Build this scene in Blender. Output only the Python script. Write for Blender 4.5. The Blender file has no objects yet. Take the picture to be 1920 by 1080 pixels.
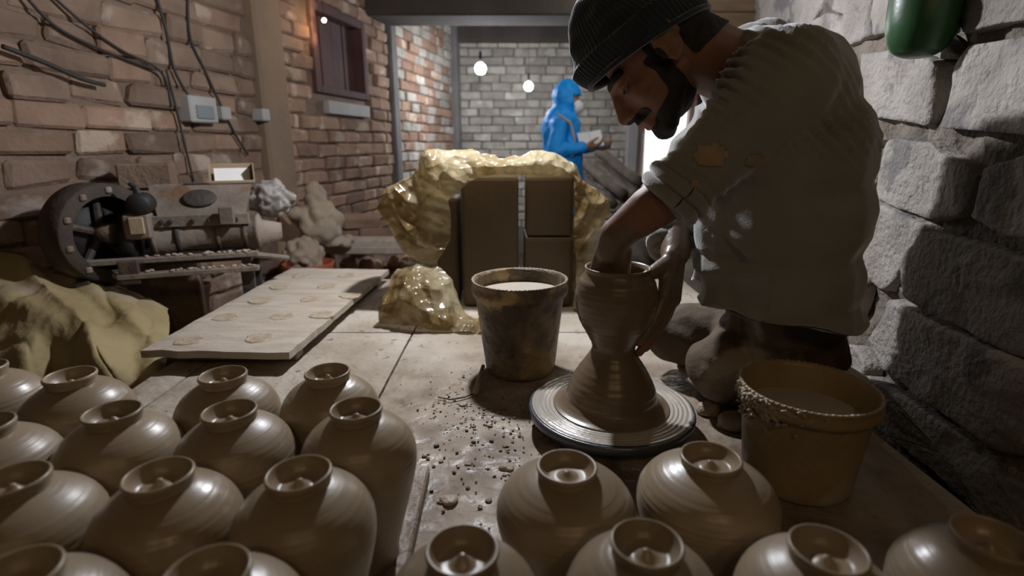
import bpy, bmesh, math, random
from mathutils import Vector, Matrix, noise
R = random.Random(7)
SC = bpy.context.scene
COL = SC.collection
# ------------------------------------------------------------------ camera, world, lights
F, TH, CH = 1000.0, math.radians(15.0), 0.527      # focal length in px (1920 wide), pitch, height over the deck
CT, ST = math.cos(TH), math.sin(TH)
cam = bpy.data.cameras.new('camera'); camo = bpy.data.objects.new('camera', cam); COL.objects.link(camo)
camo.location = (0, 0, CH); camo.rotation_euler = (math.pi/2 - TH, 0, 0)
cam.sensor_width = 36; cam.lens = 36*F/1920; cam.clip_start = .02
cam.dof.use_dof = True; cam.dof.focus_distance = 1.0; cam.dof.aperture_fstop = 3.2
SC.camera = camo
W = bpy.data.worlds.new('World'); SC.world = W; W.use_nodes = True
W.node_tree.nodes['Background'].inputs[0].default_value = (.80, .66, .52, 1)
W.node_tree.nodes['Background'].inputs[1].default_value = .02
SC.view_settings.view_transform = 'Standard'; SC.view_settings.look = 'None'
SC.view_settings.exposure = 0.0; SC.view_settings.gamma = 1
KEY = Vector((-.08, 1.66, 1.12))      # bare bulb hanging over the clay blocks, just above the frame
P_KEY, P_BACK, P_WARM, P_SIDE, P_DAY = 70.0, 24.0, 4.0, 1.0, 300.0

def P(px, py, y):
    u, v = px-960, 540-py
    t = y/(F*CT+v*ST)
    return Vector((u*t, y, CH+(v*CT-F*ST)*t))
def G(px, py, z=0.0):
    u, v = px-960, 540-py
    t = (CH-z)/-(v*CT-F*ST)
    return Vector((u*t, (F*CT+v*ST)*t, z))
def proj(p):
    x, y, z = p[0], p[1], p[2]-CH
    d = y*CT-z*ST
    if d < .02: return None
    return 960+F*x/d, 540-F*(y*ST+z*CT)/d
def inview(p, m=60):
    q = proj(p)
    return q is not None and -m < q[0] < 1920+m and -m < q[1] < 1080+m

# ------------------------------------------------------------------ materials
def _n(nt, t, **k):
    n = nt.nodes.new(t)
    for a, b in k.items(): setattr(n, a, b)
    return n
def mat(name, c1, c2=None, scale=8, rough=.75, bump=.3, bscale=45, rand=0.0, spec=.4, metal=0.0, stretch=None,
        c3=None, s3=3.0, t3=.55, dist=.01, rough2=None, fuzz=0, rings=0, sharp=.18):
    m = bpy.data.materials.new(name); m.use_nodes = True
    nt = m.node_tree; b = nt.nodes['Principled BSDF']; L = nt.links.new
    c2 = c2 or tuple(x*.6 for x in c1)
    tc = _n(nt, 'ShaderNodeTexCoord'); oi = _n(nt, 'ShaderNodeObjectInfo')
    mp = _n(nt, 'ShaderNodeMapping')
    if stretch: mp.inputs['Scale'].default_value = stretch
    add = _n(nt, 'ShaderNodeVectorMath', operation='ADD'); mul = _n(nt, 'ShaderNodeMath', operation='MULTIPLY')
    mul.inputs[1].default_value = 17.0 if rand else 0.0
    L(oi.outputs['Random'], mul.inputs[0]); L(tc.outputs['Object'], mp.inputs[0])
    L(mp.outputs[0], add.inputs[0]); L(mul.outputs[0], add.inputs[1])
    n1 = _n(nt, 'ShaderNodeTexNoise'); n1.inputs['Scale'].default_value = scale; n1.inputs['Detail'].default_value = 5
    L(add.outputs[0], n1.inputs['Vector'])
    rp = _n(nt, 'ShaderNodeValToRGB'); rp.color_ramp.elements[0].position = .5-sharp; rp.color_ramp.elements[1].position = .5+sharp
    rp.color_ramp.elements[0].color = (*c2, 1); rp.color_ramp.elements[1].color = (*c1, 1)
    L(n1.outputs[0], rp.inputs[0]); col = rp.outputs[0]
    if c3:
        n3 = _n(nt, 'ShaderNodeTexNoise'); n3.inputs['Scale'].default_value = s3; n3.inputs['Detail'].default_value = 6
        L(add.outputs[0], n3.inputs['Vector'])
        r3 = _n(nt, 'ShaderNodeValToRGB'); r3.color_ramp.elements[0].position = t3; r3.color_ramp.elements[1].position = t3+.06
        L(n3.outputs[0], r3.inputs[0])
        mx = _n(nt, 'ShaderNodeMix', data_type='RGBA'); mx.inputs[7].default_value = (*c3, 1)
        L(r3.outputs[0], mx.inputs[0]); L(col, mx.inputs[6]); col = mx.outputs[2]
    if rand:
        hs = _n(nt, 'ShaderNodeHueSaturation'); mr = _n(nt, 'ShaderNodeMapRange')
        mr.inputs[3].default_value = 1-rand; mr.inputs[4].default_value = 1+rand
        L(oi.outputs['Random'], mr.inputs[0]); L(mr.outputs[0], hs.inputs['Value']); L(col, hs.inputs['Color'])
        col = hs.outputs[0]
    L(col, b.inputs['Base Color'])
    b.inputs['Roughness'].default_value = rough; b.inputs['Metallic'].default_value = metal
    b.inputs['Specular IOR Level'].default_value = spec
    if rough2 is not None:
        mr = _n(nt, 'ShaderNodeMapRange'); mr.inputs[1].default_value = .35; mr.inputs[2].default_value = .65
        mr.inputs[3].default_value = rough; mr.inputs[4].default_value = rough2
        n4 = _n(nt, 'ShaderNodeTexNoise'); n4.inputs['Scale'].default_value = scale*.7
        L(add.outputs[0], n4.inputs['Vector']); L(n4.outputs[0], mr.inputs[0]); L(mr.outputs[0], b.inputs['Roughness'])
    if fuzz:
        b.inputs['Sheen Weight'].default_value = fuzz; b.inputs['Sheen Roughness'].default_value = .4
    if bump:
        n2 = _n(nt, 'ShaderNodeTexNoise'); n2.inputs['Scale'].default_value = bscale; n2.inputs['Detail'].default_value = 7
        L(add.outputs[0], n2.inputs['Vector']); h = n2.outputs[0]
        if rings:
            m2 = _n(nt, 'ShaderNodeMapping'); m2.inputs['Scale'].default_value = (3, 3, rings)
            n5 = _n(nt, 'ShaderNodeTexNoise'); n5.inputs['Scale'].default_value = 1; n5.inputs['Detail'].default_value = 4
            L(add.outputs[0], m2.inputs[0]); L(m2.outputs[0], n5.inputs['Vector'])
            ad = _n(nt, 'ShaderNodeMath', operation='MULTIPLY_ADD'); ad.inputs[1].default_value = .25
            L(h, ad.inputs[0]); L(n5.outputs[0], ad.inputs[2]); h = ad.outputs[0]
        bp = _n(nt, 'ShaderNodeBump'); bp.inputs['Strength'].default_value = bump; bp.inputs['Distance'].default_value = dist
        L(h, bp.inputs['Height']); L(bp.outputs[0], b.inputs['Normal'])
    return m
def emat(name, c, s):
    m = bpy.data.materials.new(name); m.use_nodes = True
    b = m.node_tree.nodes['Principled BSDF']; b.inputs['Base Color'].default_value = (*c, 1)
    b.inputs['Emission Color'].default_value = (*c, 1); b.inputs['Emission Strength'].default_value = s
    return m
M = {}
M['clay'] = mat('clay', (.305, .236, .160), (.258, .192, .125), 5, .30, .26, 160, .10, .55, rings=300, dist=.002, rough2=.40)
M['clay_wet'] = mat('clay_wet', (.20, .145, .095), (.16, .112, .07), 5, .30, .16, 120, 0, .5, rings=170, dist=.003)
M['clay_block'] = mat('clay_block', (.115, .08, .046), (.09, .062, .034), 4, .6, .2, 40)
M['brick_warm'] = mat('brick_warm', (.34, .218, .152), (.23, .145, .10), 9, .9, .6, 60, .28, .2, c3=(.46, .36, .27), s3=5, t3=.58)
M['brick_grey'] = mat('brick_grey', (.275, .188, .134), (.178, .12, .085), 8, .92, .7, 50, .28, .2, c3=(.38, .30, .24), s3=5, t3=.6)
M['brick_back'] = mat('brick_back', (.40, .37, .31), (.27, .245, .205), 9, .92, .5, 60, .25, .2, c3=(.45, .43, .38), s3=5, t3=.58)
M['mortar'] = mat('mortar', (.24, .168, .118), (.15, .104, .074), 6, .95, .8, 40, dist=.02)
M['mortar_back'] = mat('mortar_back', (.20, .185, .16), (.12, .11, .095), 6, .95, .8, 40, dist=.02)
M['stone'] = mat('stone', (.42, .385, .345), (.29, .26, .23), 9, .92, 1.0, 75, .14, .25, c3=(.19, .178, .168), s3=6, t3=.56, dist=.010)
M['stone_mortar'] = mat('stone_mortar', (.26, .225, .185), (.16, .135, .11), 12, .95, 1.0, 45, 0, .2, dist=.02)
M['plaster_orange'] = mat('plaster_orange', (.34, .22, .125), (.20, .142, .10), 2.0, .9, .4, 30)
M['concrete'] = mat('concrete', (.20, .19, .18), (.13, .12, .11), 3, .92, .5, 30)
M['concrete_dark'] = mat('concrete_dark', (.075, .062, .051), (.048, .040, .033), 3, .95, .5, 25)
M['earth'] = mat('earth', (.10, .075, .055), (.06, .045, .034), 5, .95, .8, 25, dist=.03)
M['wood'] = mat('wood', (.34, .235, .14), (.22, .145, .085), 5, .8, .3, 40, .15, .3, stretch=(1, 8, 8))
M['wood_dusty'] = mat('wood_dusty', (.42, .36, .29), (.33, .27, .21), 6, .85, .4, 50, .06, .3, stretch=(1.5, 6, 6))
M['wood_mud'] = mat('wood_mud', (.27, .20, .14), (.17, .12, .085), 9, .5, .7, 60, .1, .5, c3=(.36, .30, .24), s3=12, t3=.6)
M['log'] = mat('log', (.15, .12, .09), (.07, .056, .042), 9, .9, .7, 30, .25)
M['iron'] = mat('iron', (.06, .048, .04), (.035, .03, .026), 8, .65, .4, 50, 0, .4, c3=(.13, .085, .055), s3=6, t3=.6)
M['iron_dusty'] = mat('iron_dusty', (.25, .20, .16), (.14, .11, .085), 7, .75, .4, 40, 0, .35, c3=(.16, .09, .05), s3=8, t3=.62)
M['flywheel'] = mat('flywheel', (.075, .055, .042), (.035, .028, .023), 6, .8, .6, 30, 0, .3, c3=(.15, .115, .085), s3=5, t3=.60)
M['black'] = mat('black', (.012, .011, .010), (.02, .018, .016), 8, .6, .2, 60)
M['rubber'] = mat('rubber', (.03, .026, .023), (.05, .042, .036), 6, .8, .2, 40)
M['tarp'] = mat('tarp', (.38, .295, .145), (.28, .215, .105), 3, .7, .25, 70, 0, .3, c3=(.36, .285, .20), s3=3, t3=.56)
M['bag_grey'] = mat('bag_grey', (.30, .27, .24), (.16, .145, .13), 10, .5, .4, 40)
M['sack'] = mat('sack', (.40, .315, .225), (.30, .235, .17), 7, .85, .4, 60, c3=(.36, .29, .25), s3=4, t3=.58)
M['cardboard'] = mat('cardboard', (.40, .30, .19), (.32, .235, .15), 5, .85, .2, 50)
M['paper'] = mat('paper', (.80, .79, .76), (.76, .75, .72), 5, .8, .05, 60)
M['maroon'] = mat('maroon', (.10, .045, .04), (.06, .03, .028), 4, .8, .3, 30, c3=(.26, .14, .09), s3=2.5, t3=.6)
M['bucket_a'] = mat('bucket_a', (.27, .20, .12), (.07, .05, .03), 8, .5, .9, 40, 0, .4, c3=(.40, .29, .14), s3=10, t3=.57, dist=.010, sharp=.09)
M['bucket_b'] = mat('bucket_b', (.40, .30, .175), (.24, .165, .085), 6, .42, .4, 50, 0, .5, c3=(.42, .36, .27), s3=5, t3=.6, dist=.006)
M['slip'] = mat('slip', (.50, .44, .36), (.46, .40, .32), 3, .22, .03, 20, 0, .5)
M['wheel'] = mat('wheel', (.46, .41, .35), (.34, .30, .25), 4, .25, .25, 90, 0, .6, dist=.003)
M['wheel_rim'] = mat('wheel_rim', (.11, .12, .14), (.08, .085, .10), 6, .3, .1, 60, 0, .6, metal=.4)
M['skin'] = mat('skin', (.26, .13, .085), (.21, .10, .065), 7, .55, .2, 120, 0, .4, dist=.002)
M['hand_clay'] = mat('hand_clay', (.19, .135, .09), (.15, .10, .066), 9, .38, .35, 60, 0, .5, dist=.004)
M['hair'] = mat('hair', (.012, .010, .009), (.02, .016, .013), 60, .7, .6, 200, dist=.002)
M['sweater'] = mat('sweater', (.275, .27, .245), (.235, .23, .205), 12, .95, .5, 260, 0, .1, fuzz=.9, dist=.002, c3=(.25, .235, .20), s3=3, t3=.6)
M['beanie'] = mat('beanie', (.035, .048, .062), (.025, .034, .045), 30, .95, .4, 200, 0, .1, fuzz=1.0, dist=.002)
M['trousers'] = mat('trousers', (.12, .082, .05), (.075, .055, .038), 7, .8, .5, 60, 0, .3, c3=(.30, .255, .205), s3=5, t3=.57, dist=.006)
M['trousers_dark'] = mat('trousers_dark', (.03, .032, .04), (.02, .02, .026), 7, .9, .3, 60)
M['dry_clay'] = mat('dry_clay', (.42, .31, .20), (.33, .24, .15), 20, .85, .6, 90, dist=.003)
M['jacket'] = mat('jacket', (.007, .36, .95), (.006, .30, .86), 5, .55, .2, 40, 0, .4)
M['skin_far'] = mat('skin_far', (.42, .24, .16), (.36, .20, .13), 7, .6, 0, 50)
M['strap'] = mat('strap', (.45, .40, .38), (.35, .3, .3), 7, .8, 0, 50)
M['white'] = mat('white', (.82, .82, .82), (.78, .78, .78), 4, .7, 0, 50)
M['white_wall'] = mat('white_wall', (.75, .73, .68), (.68, .66, .6), 2, .9, .1, 30)
M['door_paint'] = mat('door_paint', (.55, .45, .40), (.42, .33, .28), 5, .7, .2, 40, c3=(.40, .14, .11), s3=4, t3=.5)
M['pale_grey'] = mat('pale_grey', (.40, .39, .37), (.33, .32, .30), 5, .8, .1, 60)
M['screen_grey'] = mat('screen_grey', (.20, .22, .23), (.17, .19, .2), 5, .5, .05, 60)
M['green'] = mat('green', (.018, .115, .034), (.03, .055, .022), 4, .35, .1, 30, 0, .5)
M['pink_clay'] = mat('pink_clay', (.42, .29, .22), (.36, .24, .18), 6, .8, .2, 60)
M['orange'] = mat('orange', (.42, .10, .05), (.30, .07, .04), 6, .6, .1, 40)
M['cord'] = mat('cord', (.04, .034, .03), (.03, .026, .022), 6, .7, 0, 40)
M['crumb'] = mat('crumb', (.13, .09, .058), (.08, .056, .036), 30, .5, .5, 90)
M['rim_clay'] = mat('rim_clay', (.40, .33, .25), (.30, .24, .17), 14, .45, .7, 70, dist=.006)
M['droplet'] = mat('droplet', (.30, .25, .19), (.25, .2, .15), 5, .08, 0, 10, 0, .8)
M['flake'] = mat('flake', (.27, .205, .145), (.18, .13, .09), 60, .6, .5, 90)
M['eye'] = mat('eye', (.10, .08, .07), (.08, .06, .05), 5, .3, 0, 10)
# thin, milky yellowed polythene: translucent and glossy
def plastic_mat():
    m = bpy.data.materials.new('polythene'); m.use_nodes = True
    nt = m.node_tree; L = nt.links.new; b = nt.nodes['Principled BSDF']; out = nt.nodes['Material Output']
    tc = _n(nt, 'ShaderNodeTexCoord'); n1 = _n(nt, 'ShaderNodeTexNoise'); n1.inputs['Scale'].default_value = 7; n1.inputs['Detail'].default_value = 6
    rp = _n(nt, 'ShaderNodeValToRGB'); rp.color_ramp.elements[0].position = .38; rp.color_ramp.elements[1].position = .60
    rp.color_ramp.elements[0].color = (.24, .155, .055, 1); rp.color_ramp.elements[1].color = (.52, .44, .28, 1)
    L(tc.outputs['Object'], n1.inputs['Vector']); L(n1.outputs[0], rp.inputs[0]); L(rp.outputs[0], b.inputs['Base Color'])
    b.inputs['Roughness'].default_value = .20; b.inputs['Specular IOR Level'].default_value = .55
    tr = _n(nt, 'ShaderNodeBsdfTranslucent'); L(rp.outputs[0], tr.inputs[0])
    tp_ = _n(nt, 'ShaderNodeBsdfTransparent'); tp_.inputs[0].default_value = (.8, .7, .5, 1)
    mx = _n(nt, 'ShaderNodeMixShader'); mx.inputs[0].default_value = .45
    n2 = _n(nt, 'ShaderNodeTexNoise'); n2.inputs['Scale'].default_value = 6; n2.inputs['Detail'].default_value = 3
    bp = _n(nt, 'ShaderNodeBump'); bp.inputs['Strength'].default_value = .45; bp.inputs['Distance'].default_value = .008
    L(tc.outputs['Object'], n2.inputs['Vector'])
    wv = _n(nt, 'ShaderNodeVectorMath', operation='MULTIPLY_ADD'); wv.inputs[1].default_value = (.12, .12, .12); L(n2.outputs['Color'], wv.inputs[0]); L(tc.outputs['Object'], wv.inputs[2])
    v1 = _n(nt, 'ShaderNodeTexVoronoi'); v1.inputs['Scale'].default_value = 11; L(wv.outputs[0], v1.inputs['Vector'])
    v2 = _n(nt, 'ShaderNodeTexVoronoi'); v2.inputs['Scale'].default_value = 27; L(wv.outputs[0], v2.inputs['Vector'])
    va = _n(nt, 'ShaderNodeMath', operation='MULTIPLY_ADD'); va.inputs[1].default_value = .45; L(v2.outputs['Distance'], va.inputs[0]); L(v1.outputs['Distance'], va.inputs[2])
    bp.inputs['Strength'].default_value = .75; bp.inputs['Distance'].default_value = .035
    L(va.outputs[0], bp.inputs['Height']); L(bp.outputs[0], b.inputs['Normal']); L(bp.outputs[0], tr.inputs['Normal'])
    L(b.outputs[0], mx.inputs[1]); L(tr.outputs[0], mx.inputs[2])
    m3 = _n(nt, 'ShaderNodeMixShader'); m3.inputs[0].default_value = .12; L(mx.outputs[0], m3.inputs[1]); L(tp_.outputs[0], m3.inputs[2]); L(m3.outputs[0], out.inputs[0])
    return m
M['polythene'] = plastic_mat()
# deck: pale dusty slabs, wet brown slip spread around the wheel
def deck_mat():
    m = bpy.data.materials.new('deck'); m.use_nodes = True
    nt = m.node_tree; L = nt.links.new; b = nt.nodes['Principled BSDF']
    tc = _n(nt, 'ShaderNodeTexCoord')
    def nz(s, d=6):
        n = _n(nt, 'ShaderNodeTexNoise'); n.inputs['Scale'].default_value = s; n.inputs['Detail'].default_value = d
        L(tc.outputs['Object'], n.inputs['Vector']); return n.outputs[0]
    def ramp(v, a, c, p0, p1):
        r = _n(nt, 'ShaderNodeValToRGB'); r.color_ramp.elements[0].position = p0; r.color_ramp.elements[1].position = p1
        r.color_ramp.elements[0].color = (*a, 1); r.color_ramp.elements[1].color = (*c, 1); L(v, r.inputs[0]); return r.outputs[0]
    dry0 = ramp(nz(4, 9), (.27, .215, .155), (.44, .38, .31), .36, .62)
    spk = ramp(nz(38, 4), (0, 0, 0), (1, 1, 1), .62, .70)
    mxs = _n(nt, 'ShaderNodeMix', data_type='RGBA'); mxs.inputs[7].default_value = (.17, .12, .08, 1); L(spk, mxs.inputs[0]); L(dry0, mxs.inputs[6]); dry = mxs.outputs[2]
    wet = ramp(nz(10, 9), (.17, .12, .078), (.34, .27, .20), .36, .62)
    ds = _n(nt, 'ShaderNodeVectorMath', operation='DISTANCE'); ds.inputs[1].default_value = (.12, .85, 0)
    L(tc.outputs['Object'], ds.inputs[0])
    ad = _n(nt, 'ShaderNodeMath', operation='MULTIPLY_ADD'); ad.inputs[1].default_value = .5; L(nz(4), ad.inputs[0]); L(ds.outputs['Value'], ad.inputs[2])
    mask = ramp(ad.outputs[0], (1, 1, 1), (0, 0, 0), .62, .84)
    mx = _n(nt, 'ShaderNodeMix', data_type='RGBA'); L(mask, mx.inputs[0]); L(dry, mx.inputs[6]); L(wet, mx.inputs[7])
    L(mx.outputs[2], b.inputs['Base Color'])
    pud = ramp(nz(18, 6), (.34, .34, .34), (.7, .7, .7), .40, .54)
    m2 = _n(nt, 'ShaderNodeMix', data_type='RGBA'); m2.inputs[6].default_value = (.8, .8, .8, 1); L(mask, m2.inputs[0]); L(pud, m2.inputs[7])
    L(m2.outputs[2], b.inputs['Roughness'])
    bp = _n(nt, 'ShaderNodeBump'); bp.inputs['Strength'].default_value = .8; bp.inputs['Distance'].default_value = .008
    L(nz(40, 9), bp.inputs['Height']); L(bp.outputs[0], b.inputs['Normal'])
    return m
M['deck'] = deck_mat()

# ------------------------------------------------------------------ mesh helpers
def tag(o, label=None, cat=None, group=None, kind=None):
    if label: o['label'] = label
    if cat: o['category'] = cat
    if group: o['group'] = group
    if kind: o['kind'] = kind
    return o
def link(name, me, m=None, parent=None, smooth=False):
    o = bpy.data.objects.new(name, me); COL.objects.link(o)
    if m is not None and not me.materials: me.materials.append(M[m] if isinstance(m, str) else m)
    if parent: o.parent = parent
    if smooth:
        for p in me.polygons: p.use_smooth = True
    return o
def wm(o):
    return (wm(o.parent) @ o.matrix_parent_inverse @ o.matrix_basis) if o.parent else o.matrix_basis.copy()
def obj(name, bm, m, parent=None, smooth=False, rel=True):
    """One mesh object; geometry in world coordinates, moved into the parent's frame if it has one."""
    bmesh.ops.recalc_face_normals(bm, faces=bm.faces)
    if parent and rel: bm.transform(wm(parent).inverted())
    me = bpy.data.meshes.new(name); bm.to_mesh(me); bm.free()
    return link(name, me, m, parent, smooth)
def empty(name, loc, rz=0):
    o = bpy.data.objects.new(name, None); COL.objects.link(o); o.empty_display_size = .05
    o.location = loc; o.rotation_euler = (0, 0, rz)
    return o
def box(bm, c, s, rot=None, bev=0.0, seg=1):
    mx = Matrix.Translation(c) @ (rot.to_4x4() if rot else Matrix.Identity(4)) @ Matrix.Diagonal((*s, 1))
    g = bmesh.ops.create_cube(bm, size=1, matrix=mx)
    if bev:
        ed = list({e for v in g['verts'] for e in v.link_edges})
        bmesh.ops.bevel(bm, geom=ed, offset=bev, segments=seg, affect='EDGES', profile=.5)
    return bm
def frame(d):
    d = Vector(d).normalized(); a = Vector((0, 0, 1)) if abs(d.z) < .95 else Vector((1, 0, 0))
    x = a.cross(d).normalized(); return x, d.cross(x), d
def tube(bm, pts, rad, seg=10, cap=True):
    pts = [Vector(p) for p in pts]; n = len(pts)
    rad = rad if isinstance(rad, (list, tuple)) else [rad]*n
    rings = []; x0 = None
    for i, p in enumerate(pts):
        d = pts[min(i+1, n-1)]-pts[max(i-1, 0)]
        d.normalize()
        if x0 is None: x, y, _ = frame(d)
        else:
            x = (x0-d*x0.dot(d)); x = x.normalized() if x.length > 1e-6 else frame(d)[0]; y = d.cross(x)
        x0 = x
        rings.append([bm.verts.new(p+(x*math.cos(a)+y*math.sin(a))*rad[i]) for a in [2*math.pi*k/seg for k in range(seg)]])
    for a, b in zip(rings, rings[1:]):
        for k in range(seg): bm.faces.new((a[k], a[(k+1) % seg], b[(k+1) % seg], b[k]))
    if cap:
        bm.faces.new(rings[0][::-1]); bm.faces.new(rings[-1])
    return bm
def lathe(bm, prof, seg=48, c=(0, 0, 0), closed=False, wob=None):
    c = Vector(c); rings = []
    for r, z in prof:
        if r < 1e-5: rings.append([bm.verts.new(c+Vector((0, 0, z)))])
        else:
            rg = []
            for k in range(seg):
                a = 2*math.pi*k/seg; q = r*(1+(wob(a, z) if wob else 0))
                rg.append(bm.verts.new(c+Vector((q*math.cos(a), q*math.sin(a), z))))
            rings.append(rg)
    prs = list(zip(rings, rings[1:]))
    if closed: prs.append((rings[-1], rings[0]))
    for a, b in prs:
        for k in range(seg):
            k2 = (k+1) % seg
            if len(a) == 1 and len(b) == 1: continue
            if len(a) == 1: bm.faces.new((a[0], b[k2], b[k]))
            elif len(b) == 1: bm.faces.new((a[k], a[k2], b[0]))
            else: bm.faces.new((a[k], a[k2], b[k2], b[k]))
    return bm
def smoothprof(pts, n=6):
    """Catmull-Rom through a profile."""
    out = []
    q = [pts[0]]+list(pts)+[pts[-1]]
    for i in range(1, len(q)-2):
        p0, p1, p2, p3 = (Vector(q[i+j]) for j in (-1, 0, 1, 2))
        for k in range(n):
            t = k/n
            v = .5*((2*p1)+(p2-p0)*t+(2*p0-5*p1+4*p2-p3)*t*t+(3*p1-p0-3*p2+p3)*t**3)
            out.append(tuple(v))
    out.append(tuple(pts[-1])); return out
def ball(bm, c, r, rot=None, u=16, v=10):
    s = (r, r, r) if isinstance(r, (int, float)) else r
    mx = Matrix.Translation(c) @ (rot.to_4x4() if rot else Matrix.Identity(4)) @ Matrix.Diagonal((*s, 1))
    bmesh.ops.create_uvsphere(bm, u_segments=u, v_segments=v, radius=1, matrix=mx); return bm
def cap(bm, a, b, ra, rb=None):
    """Tapered capsule."""
    rb = ra if rb is None else rb
    a, b = Vector(a), Vector(b); n = max(2, int((b-a).length/(min(ra, rb)*.35))+1)
    ball(bm, a, ra, u=14, v=9); ball(bm, b, rb, u=14, v=9)
    if (b-a).length > 1e-4: tube(bm, [a.lerp(b, i/n) for i in range(n+1)], [ra+(rb-ra)*i/n for i in range(n+1)], 14)
    return bm
def fuse(name, bm, voxel, it, m, parent=None, fn=None, keep=None):
    """Union everything in bm into one continuous smooth surface."""
    me = bpy.data.meshes.new('tmp'); bm.to_mesh(me); bm.free()
    o = bpy.data.objects.new('tmp', me); COL.objects.link(o)
    md = o.modifiers.new('r', 'REMESH'); md.mode = 'VOXEL'; md.voxel_size = voxel
    if it:
        s = o.modifiers.new('s', 'SMOOTH'); s.factor = .5; s.iterations = it
    dg = bpy.context.evaluated_depsgraph_get(); dg.update()
    me2 = bpy.data.meshes.new_from_object(o.evaluated_get(dg)); me2.name = name
    bpy.data.objects.remove(o); bpy.data.meshes.remove(me)
    if fn:
        ns = [v.normal.copy() for v in me2.vertices]
        for v, nn in zip(me2.vertices, ns): v.co = fn(v.co.copy(), nn)
    if keep:
        b2 = bmesh.new(); b2.from_mesh(me2)
        bmesh.ops.delete(b2, geom=[f for f in b2.faces if not keep(f.calc_center_median())], context='FACES')
        b2.to_mesh(me2); b2.free()
    me2.materials.clear()
    if parent: me2.transform(wm(parent).inverted())
    return link(name, me2, m, parent, True)
def nz(p, s=1.0, o=0): return noise.noise(Vector(p)*s+Vector((o, o*1.7, o*.3)))
def subsurf(o, lv=2):
    s = o.modifiers.new('sub', 'SUBSURF'); s.levels = lv; s.render_levels = lv
def light(name, loc, power, col, rad=.03):
    l = bpy.data.lights.new(name, 'POINT'); l.energy = power; l.color = col; l.shadow_soft_size = rad
    o = bpy.data.objects.new(name, l); COL.objects.link(o); o.location = loc; return o

# ------------------------------------------------------------------ setting
GZ = -.70
SL = .2126                                     # the room's long axis, x per y
D = Vector((SL, 1, 0)).normalized(); NR = Vector((D.y, -D.x, 0))   # along the left wall, and from it into the room
RZ = math.atan2(D.y, D.x)
O_L = Vector((-1.936, 0, 0))
YB = 6.2
def onL(y, z, off=0.0): return O_L+Vector((SL, 1, 0))*y+NR*off+Vector((0, 0, z))
def slab(name, c, s, m, rz=0, bev=0, parent=None):
    bm = box(bmesh.new(), Vector(c), s, Matrix.Rotation(rz, 3, 'Z'), bev); return obj(name, bm, m, parent)
fl = tag(slab('floor', (0, 3.2, GZ-.05), (7, 11, .1), 'earth'), kind='structure')
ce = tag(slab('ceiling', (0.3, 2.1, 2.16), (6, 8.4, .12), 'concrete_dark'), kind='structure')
# brick shapes, a few rough variants per kind
def rough_brick(name, L, T, Hh, jit, bev, seed):
    r = random.Random(seed); bm = bmesh.new()
    bmesh.ops.create_cube(bm, size=1, matrix=Matrix.Diagonal((L, T, Hh, 1)))
    for v in bm.verts: v.co += Vector((r.uniform(-jit, jit)*1.6, r.uniform(-jit, jit), r.uniform(-jit, jit)))
    bmesh.ops.bevel(bm, geom=list(bm.edges), offset=bev, segments=1, affect='EDGES')
    me = bpy.data.meshes.new(name); bm.to_mesh(me); bm.free(); return me
def brick_set(m, jit, bev, seed):
    out = []
    for i in range(7):
        me = rough_brick('brick', .23, .10, .078, jit, bev, seed+i); me.materials.append(M[m]); out.append(me)
    return out
B_GREY, B_WARM, B_BACK = brick_set('brick_grey', .014, .012, 1), brick_set('brick_warm', .006, .010, 20), brick_set('brick_back', .005, .009, 40)
def bricks(parent, org, dr, nr, s0, s1, z0, z1, L, Hc, sets, holes=(), wild=0.0, lim=300):
    rz = math.atan2(dr.y, dr.x); n = 0; z = z0; row = 0
    while z < z1 and n < lim:
        hc = Hc*(1+R.uniform(-1, 1)*wild*.35)
        s = s0-(L*.5 if row % 2 else 0)
        while s < s1 and n < lim:
            w = L*(1+R.uniform(-1, 1)*(.08+wild)); a, b = max(s, s0), min(s+w, s1); s += w
            if b-a < .05: continue
            c = org+dr*((a+b)/2)+Vector((0, 0, z+hc/2))
            if any(h[0] < (a+b)/2 < h[1] and h[2] < z+hc/2 < h[3] for h in holes): continue
            if not inview(c): continue
            o = bpy.data.objects.new('brick', R.choice(R.choice(sets))); COL.objects.link(o); o.parent = parent
            o.location = c+nr*(-.040+R.uniform(-.006, .008))
            o.rotation_euler = (R.uniform(-.03, .03), R.uniform(-1, 1)*(.012+wild*.05), rz+R.uniform(-.03, .03)+(math.pi if R.random() < .5 else 0))
            o.scale = ((b-a-.010)/.23, 1, (hc-.009)/.078); n += 1
        z += hc; row += 1
    return n
K = math.sqrt(1+SL*SL)                         # wall length per unit y
wl = tag(slab('wall_left', onL(1.45, .65, -.11), (3.1*K, .2, 2.8), 'mortar', RZ), kind='structure')
bricks(wl, O_L, D, NR, .2, 2.90*K, -.35, 1.75, .265, .094, [B_GREY, B_GREY, B_WARM], wild=.22)
wlf = bmesh.new()
def lbox(y0, y1, z0, z1, off=-.11, t=.2):
    box(wlf, onL((y0+y1)/2, (z0+z1)/2, off), ((y1-y0)*K, t, z1-z0), Matrix.Rotation(RZ, 3, 'Z'))
lbox(3.0, 3.45, -.75, 2.1); lbox(3.45, 4.12, -.75, .84); lbox(3.45, 4.12, 1.36, 2.1); lbox(4.12, YB+.1, -.75, 2.1)
wlf = tag(obj('wall_left_far', wlf, 'mortar'), kind='structure')
bricks(wlf, O_L, D, NR, 3.13*K, 4.5*K, -.12, 2.0, .225, .083, [B_WARM], holes=[(3.37*K, 4.20*K, .70, 1.40)], wild=.1, lim=120)
bricks(wlf, O_L, D, NR, 4.62*K, YB*K-.02, .06, 2.0, .225, .083, [B_WARM, B_BACK], wild=.08, lim=180)
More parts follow.
